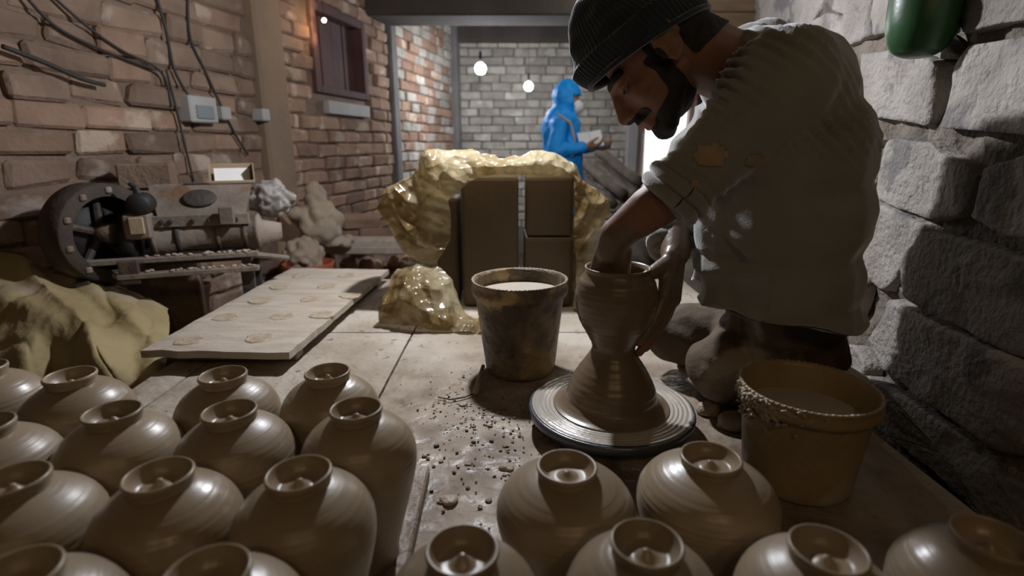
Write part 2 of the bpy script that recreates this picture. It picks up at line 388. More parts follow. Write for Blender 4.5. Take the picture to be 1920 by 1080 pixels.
def column(name, y0, y1, m, off=.02, z0=-.7, z1=2.1):
    bm = bmesh.new(); box(bm, onL((y0+y1)/2, (z0+z1)/2, off-.08), ((y1-y0)*K, .2, z1-z0), Matrix.Rotation(RZ, 3, 'Z'), .015)
    return tag(obj(name, bm, m), kind='structure')
column('trim_1', 2.90, 3.12, 'plaster_orange', .03)
column('trim_2', 4.50, 4.62, 'concrete', .02)
column('trim_3', YB-.16, YB-.02, 'concrete', .05)
# back wall with a doorway on its right
XL = -1.936+SL*YB
wb = bmesh.new()
box(wb, Vector(((XL+1.38)/2, YB+.11, .7)), (1.38-XL+.1, .2, 2.9), None)
box(wb, Vector((2.6, YB+.11, .7)), (1.2, .2, 2.9), None)
wb = tag(obj('wall_back', wb, 'mortar_back'), kind='structure')
bricks(wb, Vector((0, YB, 0)), Vector((1, 0, 0)), Vector((0, -1, 0)), XL+.03, 1.30, -.4, 1.56, .235, .088, [B_BACK], wild=.05, lim=260)
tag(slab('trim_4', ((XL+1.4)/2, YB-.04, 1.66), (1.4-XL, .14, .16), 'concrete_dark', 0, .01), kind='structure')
tag(slab('trim_5', (1.33, YB-.04, .7), (.12, .14, 2.8), 'pale_grey', 0, .008), kind='structure')
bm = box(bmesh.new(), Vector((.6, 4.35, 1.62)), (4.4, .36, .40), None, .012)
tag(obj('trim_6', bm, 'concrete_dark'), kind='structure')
# door frame and the bright yard behind it
dr = tag(slab('door_1', (1.43, YB-.02, .7), (.085, .10, 2.8), 'door_paint', 0, .006), kind='structure')
obj('door_jamb', box(bmesh.new(), Vector((1.98, YB-.02, .7)), (.08, .10, 2.8), None, .006), 'door_paint', dr)
tag(slab('wall_yard', (2.4, YB+1.6, .8), (5, .12, 3.4), 'white_wall'), kind='structure')
ar = bpy.data.lights.new('daylight', 'AREA'); ar.energy = P_DAY; ar.color = (.93, .96, 1); ar.size = 1.6
aro = bpy.data.objects.new('daylight', ar); COL.objects.link(aro); aro.location = (2.2, YB+.75, 2.5); aro.rotation_euler = (math.radians(35), 0, 0)

# window in the left wall: frame, shutter boards, sill
wn = bmesh.new()
def wbox(bm, y0, y1, z0, z1, off, t): box(bm, onL((y0+y1)/2, (z0+z1)/2, off), ((y1-y0)*K, t, z1-z0), Matrix.Rotation(RZ, 3, 'Z'), .004)
wbox(wn, 3.45, 3.50, .84, 1.36, -.02, .08); wbox(wn, 4.07, 4.12, .84, 1.36, -.02, .08); wbox(wn, 3.50, 4.07, 1.31, 1.36, -.02, .08); wbox(wn, 3.50, 4.07, .84, .885, -.02, .08)
win = tag(obj('window_1', wn, 'maroon'), kind='structure')
for i in range(4):
    b = bmesh.new(); wbox(b, 3.505+i*.141, 3.64+i*.141, .885, 1.31, -.07+.006*(i % 2), .025); obj('shutter_board', b, 'maroon', win)
b = bmesh.new(); wbox(b, 3.55, 4.10, .72, .80, .0, .06); obj('window_sill', b, 'pale_grey', win)

# right wall: rubble stones traced on the wall plane, set in lumpy mortar
XW, SW = .61, .20
def onR(px, py, off=0.0):
    u, v = px-960, 540-py; fw = F*CT+v*ST; r = u/fw
    y = XW/(r-SW); t = y/fw
    n = Vector((-1, SW, 0)).normalized()
    return Vector((u*t, y, CH+(v*CT-F*ST)*t))+n*off
NW = Vector((-1, SW, 0)).normalized(); DW = Vector((SW, 1, 0)).normalized()
rb = bmesh.new(); gs = []
nu, nv = 150, 110
for i in range(nu+1):
    row = []
    for j in range(nv+1):
        y = .25+2.62*i/nu; z = -.1+1.75*j/nv
        p = Vector((XW+SW*y, y, z))
        q = (y, z, 0)
        p += NW*(-.001+.018*nz(q, 9)+.014*nz(q, 26, 3)+.009*nz(q, 55, 5))
        row.append(rb.verts.new(p))
    gs.append(row)
for i in range(nu):
    for j in range(nv): rb.faces.new((gs[i][j], gs[i+1][j], gs[i+1][j+1], gs[i][j+1]))
# give the wall a body: far end face and back
ee = [v for v in gs[nu]]
bk = [rb.verts.new(v.co-NW*.35) for v in ee]
for j in range(nv): rb.faces.new((ee[j], bk[j], bk[j+1], ee[j+1]))
wr = tag(obj('wall_right', rb, 'stone_mortar', None, True), kind='structure')
STONES = [
 [(1436,-60),(1496,-60),(1494,-4),(1490,33),(1480,48),(1438,45)],
 [(1500,-60),(1565,-60),(1556,-2),(1540,30),(1522,56),(1512,60),(1496,42)],
 [(1526,46),(1566,22),(1598,30),(1592,76),(1568,108),(1548,116),(1534,92),(1522,70)],
 [(1572,-60),(1656,-60),(1652,0),(1648,36),(1652,64),(1602,88),(1596,76),(1604,26),(1574,14)],
 [(1664,-60),(1722,-60),(1722,0),(1720,36),(1702,58),(1658,68),(1652,36)],
 [(1729,-60),(1790,-60),(1790,10),(1800,44),(1774,60),(1728,58)],
 [(1812,-60),(1990,-60),(1990,34),(1900,46),(1846,64),(1826,50)],
 [(1556,118),(1628,108),(1625,150),(1616,198),(1610,218),(1586,221),(1572,170)],
 [(1640,100),(1700,92),(1796,114),(1784,180),(1772,238),(1722,229),(1624,216),(1636,170)],
 [(1846,84),(1990,58),(1990,256),(1920,250),(1791,240),(1802,174),(1816,124)],
 [(1738,64),(1780,60),(1796,78),(1818,108),(1790,112),(1756,96)],
 [(1588,242),(1664,256),(1672,264),(1614,302),(1598,300)],
 [(1614,308),(1668,276),(1676,300),(1662,352),(1640,366),(1606,362)],
 [(1682,264),(1700,258),(1774,267),(1802,290),(1860,310),(1852,370),(1838,402),(1768,414),(1690,388),(1660,372),(1668,318)],
 [(1874,316),(1990,280),(1990,450),(1930,446),(1860,410),(1876,360)],
 [(1604,378),(1656,374),(1724,406),(1764,424),(1752,470),(1676,548),(1640,520),(1618,496),(1590,474),(1598,430)],
 [(1590,488),(1614,498),(1643,524),(1634,560),(1612,616),(1568,622),(1582,560)],
 [(1764,432),(1880,460),(1990,500),(1990,690),(1920,668),(1806,606),(1720,556),(1724,488)],
 [(1690,560),(1806,616),(1990,700),(1990,860),(1900,850),(1760,760),(1664,690),(1640,640)],
 [(1640,700),(1754,770),(1890,860),(1990,920),(1990,1080),(1900,1000),(1780,890),(1670,800)],
 [(1560,640),(1632,650),(1652,690),(1640,740),(1560,720)],
]
for i, poly in enumerate(STONES):
    pts = [onR(*q) for q in poly]
    c = sum(pts, Vector())/len(pts)
    uv = [((p-c).dot(DW), p.z-c.z) for p in pts]
    n = 44; bm = bmesh.new(); rings = []
    # outline resampled, then concentric rings rising to a rough, nearly flat face
    per = []
    for k in range(len(uv)):
        a, b2 = Vector(uv[k]), Vector(uv[(k+1) % len(uv)])
        m_ = max(2, int((b2-a).length/.012))
        per += [a.lerp(b2, t/m_) for t in range(m_)]
    # round the corners a little
    for _ in range(1): per = [(per[k-1]+per[k]*2+per[(k+1) % len(per)])/4 for k in range(len(per))]
    depth = R.uniform(.022, .034); tilt = (R.uniform(-.07, .07), R.uniform(-.07, .07))
    for f, h in ((1.02, -.2), (1.0, .55), (.988, .85), (.965, .97), (.88, 1), (.72, 1), (.55, 1), (.40, 1), (.24, 1), (.1, 1)):
        rg = []
        for a in per:
            q = a*f; w = c+DW*q.x+Vector((0, 0, q.y))
            rough = .005*nz((w.y, w.z, i), 22)+.003*nz((w.y, w.z, i), 60)+.006*nz((w.y, w.z, i), 8)+.007*min(0, nz((w.y, w.z, i), 13, 5)+.22)
            edge = .004*nz((w.y, w.z, i*3), 30)
            hh = depth*h+(rough+q.x*tilt[0]+q.y*tilt[1])*(1 if h > .5 else h if h > 0 else 0)
            rg.append(bm.verts.new(w+NW*hh+DW*edge))
        rings.append(rg)
    m_ = len(per)
    for a, b2 in zip(rings, rings[1:]):
        for k in range(m_): bm.faces.new((a[k], a[(k+1) % m_], b2[(k+1) % m_], b2[k]))
    bm.faces.new(rings[-1])
    obj('stone', bm, 'stone', wr, True)

# wooden lintel boards past the end of the stone wall
lt = tag(obj('trim_7', box(bmesh.new(), Vector((1.75, 3.42, 1.12)), (1.5, .05, .12), None, .006), 'maroon'), kind='structure')
for i in range(3):
    obj('lintel_plank', box(bmesh.new(), Vector((1.78, 3.36-.004*i, 1.20+i*.125)), (1.36, .04, .119), None, .006), 'wood', lt)

# ------------------------------------------------------------------ the deck
deck = empty('work_deck', (0, .9, GZ)); tag(deck, 'low clay-smeared work deck of pale slabs under pots and wheel', 'deck')
obj('deck_base', box(bmesh.new(), Vector((-.085, 1.0, (GZ-.035)/2)), (1.53, 2.2, -GZ-.035), None, .01), 'wood_mud', deck)
XS = [-.86, -.77, -.29, .695]; YS = [-.12, 1.478, 2.12]
for i in range(3):
    for j in range(2):
        x0, x1, y0, y1 = XS[i]+.003, XS[i+1]-.003, YS[j]+.003, YS[j+1]-.003
        bm = bmesh.new(); a, b = max(2, int((x1-x0)/.03)), int((y1-y0)/.03)
        g = []
        for p in range(a+1):
            r_ = []
            for q in range(b+1):
                x, y = x0+(x1-x0)*p/a, y0+(y1-y0)*q/b
                e = min(x-x0, x1-x, y-y0, y1-y)
                r_.append(bm.verts.new((x, y, .002*nz((x, y, 0), 7)+.0012*nz((x, y, 3), 22)-(.004 if e < 1e-6 else 0))))
            g.append(r_)
        for p in range(a):
            for q in range(b): bm.faces.new((g[p][q], g[p+1][q], g[p+1][q+1], g[p][q+1]))
        ex = bmesh.ops.extrude_face_region(bm, geom=[f for f in bm.faces])
        for v in [v for v in ex['geom'] if isinstance(v, bmesh.types.BMVert)]: v.co.z = -.036
        me = bpy.data.meshes.new('slab'); bmesh.ops.recalc_face_normals(bm, faces=bm.faces); bm.to_mesh(me); bm.free()
        o = link('slab', me, 'deck', deck, False)
        o.matrix_parent_inverse = wm(deck).inverted()
# ------------------------------------------------------------------ clay pots, upside down
HP = .205                                       # pot height
def pot_meshes(seed):
    r = random.Random(seed); q = lambda a: 1+r.uniform(-a, a)
    nb = r.uniform(.007, .011)
    foot = [(0, -.0155+nb), (.0022, -.0160+nb), (.0058, -.0148+nb*.40), (.0105, -.0148), (.0150, -.0152), (.0205, -.0140), (.0252, -.0080),
            (.0278, -.0012), (.0294, .0002), (.0308, -.0006), (.0314, -.0030), (.0306, -.0060), (.0296, -.0095), (.0294, -.0130)]
    body = [(.0290, -.0120), (.0300, -.0132), (.0345, -.0150), (.043, -.0190), (.053, -.0255), (.0620, -.0340), (.0685, -.0445), (.0722, -.0565),
            (.0730, -.068), (.0718, -.080), (.0675, -.100), (.0600, -.128), (.0515, -.158), (.0445, -.185), (.0425, -.200), (.043, -.205), (.0405, -.205), (0, -.2035)]
    kb = q(.02); gr = r.uniform(-.062, -.05)
    pr = []
    for x, z in smoothprof(body, 6):
        z2 = z; x2 = x*(1+.004*math.exp(-((z-gr)/.0016)**2)-.004*math.exp(-((z-gr+.004)/.0016)**2)+.0022*math.sin(z*900+seed)*(1 if x > .04 else 0))
        pr.append((x2, HP+z2))
    wobph = r.uniform(0, 6)
    wob = lambda a, z: .006*math.sin(2*a+wobph)
    b1 = lathe(bmesh.new(), pr, 72, wob=wob); b2 = lathe(bmesh.new(), [(x, HP+z) for x, z in smoothprof(foot, 5)], 64, wob=wob)
    out = []
    for nm, b in (('clay_pot', b1), ('foot_ring', b2)):
        bmesh.ops.recalc_face_normals(b, faces=b.faces)
        me = bpy.data.meshes.new(nm); b.to_mesh(me); b.free(); me.materials.append(M['clay'])
        for p in me.polygons: p.use_smooth = True
        out.append(me)
    return out
POTM = [pot_meshes(i+3) for i in range(6)]
ZB = .022                                       # top of the ware boards
POTS = [  # foot ring centre in the photo, base height, label
 (-38, 690, ZB, 'inverted clay pot cut by the left edge, in the farthest row by the tarp'),
 (125, 708, ZB, 'inverted clay pot in the farthest left row, next to the yellow tarp'),
 (415, 707, ZB, 'inverted clay pot just in front of the ring-marked board, farthest row'),
 (616, 701, ZB, 'inverted clay pot nearest the deck seam, right end of the farthest left row'),
 (-22, 795, ZB, 'inverted clay pot cut by the left edge in the second left row'),
 (198, 776, ZB, 'inverted clay pot, second from the left edge in the second left row'),
 (420, 772, ZB, 'inverted clay pot in the middle of the second left row'),
 (658, 767, ZB, 'tall-looking inverted clay pot at the right edge of the ware board, second row'),
 (34, 893, ZB, 'inverted clay pot at the left end of the third left row'),
 (283, 895, ZB, 'inverted clay pot in the middle of the third left row'),
 (548, 893, ZB, 'large inverted clay pot at the right end of the third left row'),
 (40, 1068, ZB, 'inverted clay pot cut by the bottom edge at the far left corner'),
 (398, 1066, ZB, 'inverted clay pot cut by the bottom edge, left of the ware board corner'),
 (1063, 875, 0, 'inverted clay pot directly in front of the potter\'s wheel'),
 (1333, 858, 0, 'inverted clay pot between the wheel and the right slip bucket'),
 (867, 1032, 0, 'inverted clay pot at the bottom edge just right of the ware board'),
 (1213, 1019, 0, 'inverted clay pot in the front right row, between and before the two near the wheel'),
 (1553, 1031, 0, 'inverted clay pot in the front right row, in front of the right slip bucket'),
 (1862, 1009, 0, 'inverted clay pot at the lower right corner of the picture'),
]
PP = []
for i, (px, py, zb, lab) in enumerate(POTS):
    sz = .90 if i in (13, 14) else 1.0
    p = G(px, py, zb+(HP-.002)*sz); PP.append([p.x, p.y, 1.08 if sz < 1 else .93, sz, p.x, p.y])
for _ in range(60):                              # nudge neighbours until no two bellies touch
    for i in range(len(PP)):
        for j in range(i):
            A, B = PP[i], PP[j]; d_ = math.hypot(A[0]-B[0], A[1]-B[1]); need = .0732*(A[2]+B[2])
            if d_ < need:
                k = (need-d_)/d_/2*.5; dx, dy = (A[0]-B[0])*k, (A[1]-B[1])*k
                A[0] += dx; A[1] += dy; B[0] -= dx; B[1] -= dy
    for A in PP:                                 # but stay within a few millimetres of where each was seen
        e_ = Vector((A[0]-A[4], A[1]-A[5])); e_ = e_ if e_.length < .006 else e_.normalized()*.006; A[0], A[1] = A[4]+e_.x, A[5]+e_.y
for i, (px, py, zb, lab) in enumerate(POTS):
    x_, y_, sx, sz = PP[i][:4]; mb, mf = POTM[i % 6]
    o = link('clay_pot', mb); o.location = (x_, y_, zb); o.rotation_euler = (0, 0, R.uniform(0, 6.28)); o.scale = (sx, sx, sz)
    tag(o, lab, 'pot', 'inverted clay pots drying on the deck')
    f = link('foot_ring', mf); f.parent = o; k = 1/sx if sz == 1 else 1.0; f.scale = (min(1.05, k), min(1.05, k), 1)
# ware boards under the left pots
def plank(name, x0, x1, y0, y1, z0, z1, m, label, cat, group=None, rz=0):
    bm = bmesh.new(); box(bm, Vector((0, 0, 0)), (y1-y0, x1-x0, z1-z0), None, .003)
    o = obj(name, bm, m); o.location = ((x0+x1)/2, (y0+y1)/2, (z0+z1)/2); o.rotation_euler = (0, 0, math.pi/2+rz)
    return tag(o, label, cat, group)
plank('ware_board', -.385, -.128, .10, .765, .0005, ZB, 'wood_mud', 'muddy wooden ware board under the right-hand pots of the left group', 'board', 'ware boards', .02)
plank('ware_board', -.66, -.40, .10, .80, .0005, ZB, 'wood_mud', 'muddy wooden ware board under the left-hand pots of the left group', 'board', 'ware boards', 0)

# long board with ring marks, on two battens
LB = empty('drying_board', (-.70, 1.62, 0), 0); tag(LB, 'long pale dusty board with round pot marks, raised on battens', 'board')
zt = .054
bm = bmesh.new()
fl_, fr_, br_, bl_ = G(266, 655, zt), G(541, 660, zt), G(729, 504, zt), G(546, 502, zt)
nx_, ny_ = 16, 40; gg = []
for i in range(nx_+1):
    rw = []
    for j in range(ny_+1):
        a, b = i/nx_, j/ny_
        p = fl_.lerp(fr_, a).lerp(bl_.lerp(br_, a), b)
        ed = min(a, 1-a, b, 1-b)
        p.z += .0015*nz(p, 12)-(.002 if ed == 0 else 0)
        if ed == 0: p += Vector((nz(p, 25)*.004, nz(p, 25, 4)*.006, 0))
        rw.append(bm.verts.new(p))
    gg.append(rw)
for i in range(nx_):
    for j in range(ny_): bm.faces.new((gg[i][j], gg[i+1][j], gg[i+1][j+1], gg[i][j+1]))
ex = bmesh.ops.extrude_face_region(bm, geom=list(bm.faces))
for v in [v for v in ex['geom'] if isinstance(v, bmesh.types.BMVert)]: v.co.z = zt-.020
obj('board', bm, 'wood_dusty', LB)
for t in (.10, .90):
    a, b = fl_.lerp(bl_, t), fr_.lerp(br_, t); c = (a+b)/2; c.z = .0175
    obj('batten', box(bmesh.new(), c, ((b-a).length*.9, .045, .034), None, .003), 'wood_mud', LB)
M['ring_mark'] = mat('ring_mark', (.40, .33, .25), (.28, .20, .125), 38, .8, .5, 80)
for (a, b) in [(.22, .07), (.68, .10), (.2, .28), (.62, .30), (.92, .32), (.25, .47), (.66, .50), (.95, .55), (.22, .66), (.64, .68), (.25, .84), (.68, .86)]:
    c = fl_.lerp(fr_, a).lerp(bl_.lerp(br_, a), b); r0 = .034
    b2 = lathe(bmesh.new(), [(0, zt+.0019), (r0*.6, zt+.0020), (r0*.85, zt+.0028), (r0*.95, zt+.0026), (r0, zt+.0002)], 26, (c.x, c.y, 0), wob=lambda an, z, k=a*9+b*5: .05*math.sin(3*an+k)+.05*math.sin(7*an+2*k)+.04*math.sin(11*an+3*k))
    obj('ring_mark', b2, 'ring_mark', LB, True)

# ------------------------------------------------------------------ wheel and the vessel being thrown
WX, WY, WZ = .188, .926, .050
wh = empty('potters_wheel', (WX, WY, 0)); tag(wh, 'round potter\'s wheel head smeared with grey slip', 'wheel')
obj('wheel_head', lathe(bmesh.new(), [(0, WZ-.020), (.145, WZ-.020), (.1545, WZ-.016), (.1560, WZ-.006), (.1545, WZ-.0015), (.151, WZ), (.1495, WZ-.001), (.02, WZ-.0035), (0, WZ-.0035)], 96, (WX, WY, 0)), 'wheel_rim', wh, True)
pr = []
for k in range(60):
    r_ = .1495*(1-k/59); pr.append((r_, WZ+.0008+.0012*math.sin(k*1.9)+.0007*math.sin(k*4.1)))
obj('slip_coating', lathe(bmesh.new(), pr, 96, (WX, WY, 0)), 'wheel', wh, True)
obj('shaft', lathe(bmesh.new(), [(0, .0), (.034, .0), (.034, .012), (.028, .016), (.028, WZ-.021), (0, WZ-.021)], 32, (WX, WY, 0)), 'iron', wh, True)
vp = [(.108, .052), (.098, .056), (.088, .064), (.084, .074), (.0805, .088), (.073, .105), (.062, .125), (.050, .143), (.0415, .158), (.0395, .168), (.0435, .180), (.053, .197),
      (.0635, .216), (.0705, .236), (.0735, .255), (.0725, .275), (.068, .292), (.0605, .303), (.0575, .309), (.0585, .316), (.057, .3185), (.0535, .316), (.0515, .309), (.054, .302), (.061, .29), (.064, .262), (.060, .235), (.048, .205), (.03, .185), (0, .18)]
vb = [(r_*(1+.004*math.sin(z*520)+.002*math.sin(z*1130)), z) for r_, z in smoothprof(vp, 7)]
ves = obj('clay_vessel', lathe(bmesh.new(), [(0, .052)]+vb, 96, (WX, WY, 0)), 'clay_wet', None, True)
tag(ves, 'hourglass-shaped wet clay vessel being thrown on the wheel', 'vessel')

# ------------------------------------------------------------------ slip buckets
def bucket(loc, r0, r1, h, m, level, label, seed, lumps=0, tilt=(0, 0)):
    e = empty('slip_bucket', loc); e.rotation_euler = (tilt[0], tilt[1], 0); tag(e, label, 'bucket')
    r = random.Random(seed)
    wob = lambda a, z: .012*math.sin(2*a+seed)*(z/h)+.006*nz((math.cos(a)*3, math.sin(a)*3, z*20), 1, seed)
    R_ = lambda z: r0+(r1-r0)*z/h
    prof = [(0, 0), (r0*.96, 0), (r0, .004)]+[(R_(h*k/14), h*k/14) for k in range(1, 12)]+[(R_(h*.83), h*.83), (R_(h*.845)+.007, h*.845), (R_(h*.9)+.008, h*.9), (r1+.003, h*.93), (r1+.003, h-.006), (r1+.005, h-.003), (r1+.003, h), (r1-.001, h-.001),
            (r1-.003, h-.01), (R_(h*.6)-.003, h*.6), (r0-.003, .006), (0, .006)]
    b = bmesh.new(); lathe(b, prof, 72, wob=wob); me_o = link('bucket_body', None or _me(b), m, e, True)
    b = bmesh.new(); lathe(b, [(0, level), ((R_(level)-.004)*.5, level), (R_(level)-.0035, level)], 72, wob=wob); link('slip', _me(b), 'slip', e, True)
    if lumps:
        b = bmesh.new()
        for k in range(lumps):
            a = r.gauss(math.radians(200), .38); z = h-.004-abs(r.gauss(0, .018)); rr = R_(z)+.0045
            s = r.uniform(.0016, .0048)
            ball(b, Vector((rr*math.cos(a), rr*math.sin(a), z)), (s*1.5, s*.9, s*.8), Matrix.Rotation(a+r.uniform(-.6, .6), 3, 'Z') @ Matrix.Rotation(r.uniform(-1, 1), 3, 'X'), 7, 5)
        co = fuse('clay_crust', b, .0013, 1, 'rim_clay', None, lambda p, n: p+n*.0016*nz(p, 180)); co.parent = e
    b = bmesh.new()
    for k in range(72):
        a = 2*math.pi*k/72; rr = (r1+.0025)*(1+wob(a, h)); s = .0022+.0022*abs(nz((k*.7, seed, 0), 1))
        ball(b, Vector((rr*math.cos(a), rr*math.sin(a), h-.001)), (s*1.2, s*1.2, s*.7), None, 6, 4)
    link('clay_rim', _me(b), 'rim_clay', e, True)
    return e
def _me(b):
    bmesh.ops.recalc_face_normals(b, faces=b.faces); me = bpy.data.meshes.new('m'); b.to_mesh(me); b.free(); return me
p = G(985, 690)
bucket((p.x-.012, p.y, .001), .083, .108, .226, 'bucket_a', .192, 'muddy plastic bucket of milky slip in front of the plastic-covered clay', 3, 0, (0, -.015))
p = G(1500, 900)
bucket((p.x-.006, p.y+.008, .001), .080, .097, .165, 'bucket_b', .118, 'clay-crusted bucket of slip beside the potter\'s knee on the right', 5, 190)

# ------------------------------------------------------------------ clay blocks under yellowed plastic
yb = 1.72
def block(px0, px1, z0, z1, y0, label, dy=.22, dz=0):
    x0, x1 = P(px0, 450, y0).x, P(px1, 450, y0).x
    bm = bmesh.new(); box(bm, Vector(((x0+x1)/2, y0+dy/2, (z0+z1)/2)), (x1-x0, dy, z1-z0), Matrix.Rotation(dz, 3, 'Z'), .012, 2)
    return tag(obj('clay_block', bm, 'clay_block'), label, 'clay', 'blocks of wrapped clay')
block(866, 972, .002, .43, yb, 'tall upright block of wrapped brown clay, left of the gap', .20)
block(984, 1076, .002, .235, yb, 'short block of brown clay at the bottom right under the plastic')
block(986, 1074, .237, .43, yb+.01, 'upper block of brown clay stacked on the short right one', .2)
block(818, 860, .002, .36, yb+.05, 'narrow shaded block of clay at the left inside the plastic', .15)
ps = empty('plastic_sheet', (.02, 1.8, 0)); tag(ps, 'crumpled yellowed plastic sheet draped over the clay blocks', 'plastic sheet')
ST_ = [((812,500),(785,496),(757,482)), ((842,455),(795,452),(730,432)), ((852,405),(800,402),(703,388)), ((846,374),(802,352),(746,340)), ((880,346),(832,316),(797,291)),
       ((920,333),(888,312),(848,285)), ((965,325),(940,311),(925,299)), ((1015,331),(1006,307),(1000,286)), ((1070,334),(1062,313),(1056,298)), ((1079,360),(1096,350),(1104,338)),
       ((1077,430),(1106,414),(1141,394)), ((1076,500),(1092,480),(1122,446)), ((1078,580),(1090,570),(1108,550)), ((1070,640),(1088,650),(1105,650)), ((1055,690),(1075,694),(1098,690))]
def sheet(rows, name, parent, crease, sd, sub=3, mt='polythene', xc0=.03, zc0=.12):
    bm = bmesh.new(); vs = [[bm.verts.new(p) for p in r_] for r_ in rows]
    for a, b in zip(vs, vs[1:]):
        for k in range(len(a)-1): bm.faces.new((a[k], a[k+1], b[k+1], b[k]))
    me = bpy.data.meshes.new('t'); bm.to_mesh(me); bm.free()
    o = bpy.data.objects.new('t', me); COL.objects.link(o); s = o.modifiers.new('s', 'SUBSURF'); s.levels = sub; s.render_levels = sub; s.subdivision_type = 'SIMPLE'
    s = o.modifiers.new('sm', 'SMOOTH'); s.iterations = 9; s.factor = .5
    dg = bpy.context.evaluated_depsgraph_get(); dg.update(); m2 = bpy.data.meshes.new_from_object(o.evaluated_get(dg)); m2.name = name
    bpy.data.objects.remove(o)
    ns_ = [v.normal.copy() for v in m2.vertices]
    for v, n in zip(m2.vertices, ns_):
        q = v.co.copy()
        w_ = q+Vector((nz(q, 5, sd), nz(q, 5, sd+3), nz(q, 5, sd+6)))*.06
        an = math.atan2(w_.z-zc0, w_.x-xc0)
        tri = lambda v_: abs((v_ % 2)-1)
        f = tri(an*3.1+w_.y*4+1.1*nz(q, 3, sd))*.55+tri(an*6.7-w_.y*7+1.3*nz(q, 4, sd+2))*.28+tri(an*15+w_.y*21+2*nz(q, 7, sd+4))*.10+abs(nz(q, 12, sd+5))*.14
        v.co = q+n*(.5-f)*crease
    m2.transform(wm(parent).inverted())
    return link(name, m2, mt, parent, True)
rows = []
for f, yy in ((0, 1.665), (.5, 1.63), (1, None), (2, None), (3, None)):
    rw = []
    for a, b, c in ST_:
        if f == 0: q = P(a[0]+R.uniform(-5, 5), a[1]+R.uniform(-6, 6), 1.665)
        elif f == .5: q = (P(*b, 1.65)+P((a[0]+c[0])/2, (a[1]+c[1])/2, 1.67))/2
        elif f == 1: q = P(*c, 1.70)
        else:
            q = P(*c, 1.72)
            cx = .03; k = .92 if f == 2 else .72
            q = Vector((cx+(q.x-cx)*k, 1.84 if f == 2 else 1.98, q.z*(1.0 if f == 2 else .86)))
        rw.append(q)
    rows.append(rw)
sheet(rows, 'draped_canopy', ps, .046, 3, 4)
r0 = [(742,503,1.66),(782,487,1.66),(822,498,1.66),(852,540,1.63),(880,590,1.56),(905,605,1.5)]
r1 = [(725,540,1.58),(765,510,1.56),(800,530,1.54),(830,565,1.53),(868,600,1.5),(905,612,1.48)]
r2 = [(708,575,1.52),(740,560,1.49),(775,570,1.48),(810,590,1.48),(855,608,1.47),(905,618,1.46)]
r3 = [(712,606),(742,611),(780,616),(820,620),(860,622),(905,624)]
sheet([[P(*q) for q in r0], [P(*q) for q in r1], [P(*q) for q in r2], [G(*q, .006) for q in r3]], 'crumpled_skirt', ps, .034, 9, 4, 'polythene', -.16, -.12)

# ------------------------------------------------------------------ yellow tarp over a heap on the left
TG = [
 [(-70,452),(0,455),(35,458),(63,473),(88,484),(110,498),(166,507),(235,527),(283,543),(313,563)],
 [(-70,480),(0,478),(30,490,1),(66,500,-1),(95,520,1),(130,525),(180,535,-1),(240,555,1),(285,562),(317,590)],
 [(-70,520),(0,520),(30,530,1),(75,515,-1),(105,545,-1),(140,555,1),(185,565),(245,570,-1),(290,590,1),(319,615)],
 [(-70,553),(0,553,-1),(50,557,-1),(90,570),(120,560,-1),(160,575,-1),(190,600,1),(250,600,-1),(295,615),(318,640)],
 [(-70,600),(0,600,1),(50,600),(100,585,-1),(125,600),(170,610,-1),(200,640,-1),(255,630,1),(295,645),(316,665)],
 [(-70,660),(0,650),(50,645,-1),(90,660,1),(130,650),(175,660,-1),(210,680,-1),(255,680,1),(290,690,-1),(312,700)],
 [(-70,760),(0,740),(60,730),(110,720,1),(150,720),(190,720),(225,720),(260,720),(290,720),(310,715)]]
rows = []
for i, rw in enumerate(TG):
    out = []
    for q in rw:
        y_ = (1.75, 1.65, 1.55, 1.46, 1.38, 1.30, 1.22)[i]+(q[2] if len(q) > 2 else 0)*.065
        k = P(q[0], q[1], 1).x; hi_ = (1.936-.05)/(SL-k); lo_ = .875/-k
        out.append(P(q[0], q[1], max(lo_, min(hi_, y_))))
    rows.append(out)
rows.insert(0, [Vector((p.x, p.y+.06, p.z-.25)) for p in rows[0]])
rows.append([Vector((p.x, p.y-.02, GZ+.02)) for p in rows[-1]])
for rw in rows:
    for p in rw: p.x = max(p.x, -1.936+SL*p.y+.04)
bm = bmesh.new(); vs_ = [[bm.verts.new(p) for p in r_] for r_ in rows]
for a, b in zip(vs_, vs_[1:]):
    for k in range(len(a)-1): bm.faces.new((a[k], a[k+1], b[k+1], b[k]))
me = bpy.data.meshes.new('t'); bm.to_mesh(me); bm.free(); o = bpy.data.objects.new('t', me); COL.objects.link(o)
sb_ = o.modifiers.new('s', 'SUBSURF'); sb_.levels = sb_.render_levels = 4
dg = bpy.context.evaluated_depsgraph_get(); dg.update(); m2 = bpy.data.meshes.new_from_object(o.evaluated_get(dg)); m2.name = 'tarpaulin'; bpy.data.objects.remove(o)
ns_ = [v.normal.copy() for v in m2.vertices]
for v, n in zip(m2.vertices, ns_):
    q = v.co.copy(); w = 1.5*nz(q, 4, 2)
    v.co = q+n*(.010*(1-abs(math.sin(q.x*22+q.y*14+3*w)))**2+.006*nz(q, 14)+.004*abs(nz(q, 30)))
tpo = tag(link('tarpaulin', m2, 'tarp', None, True), 'folded yellowish tarpaulin heaped against the wall at the left', 'tarpaulin')

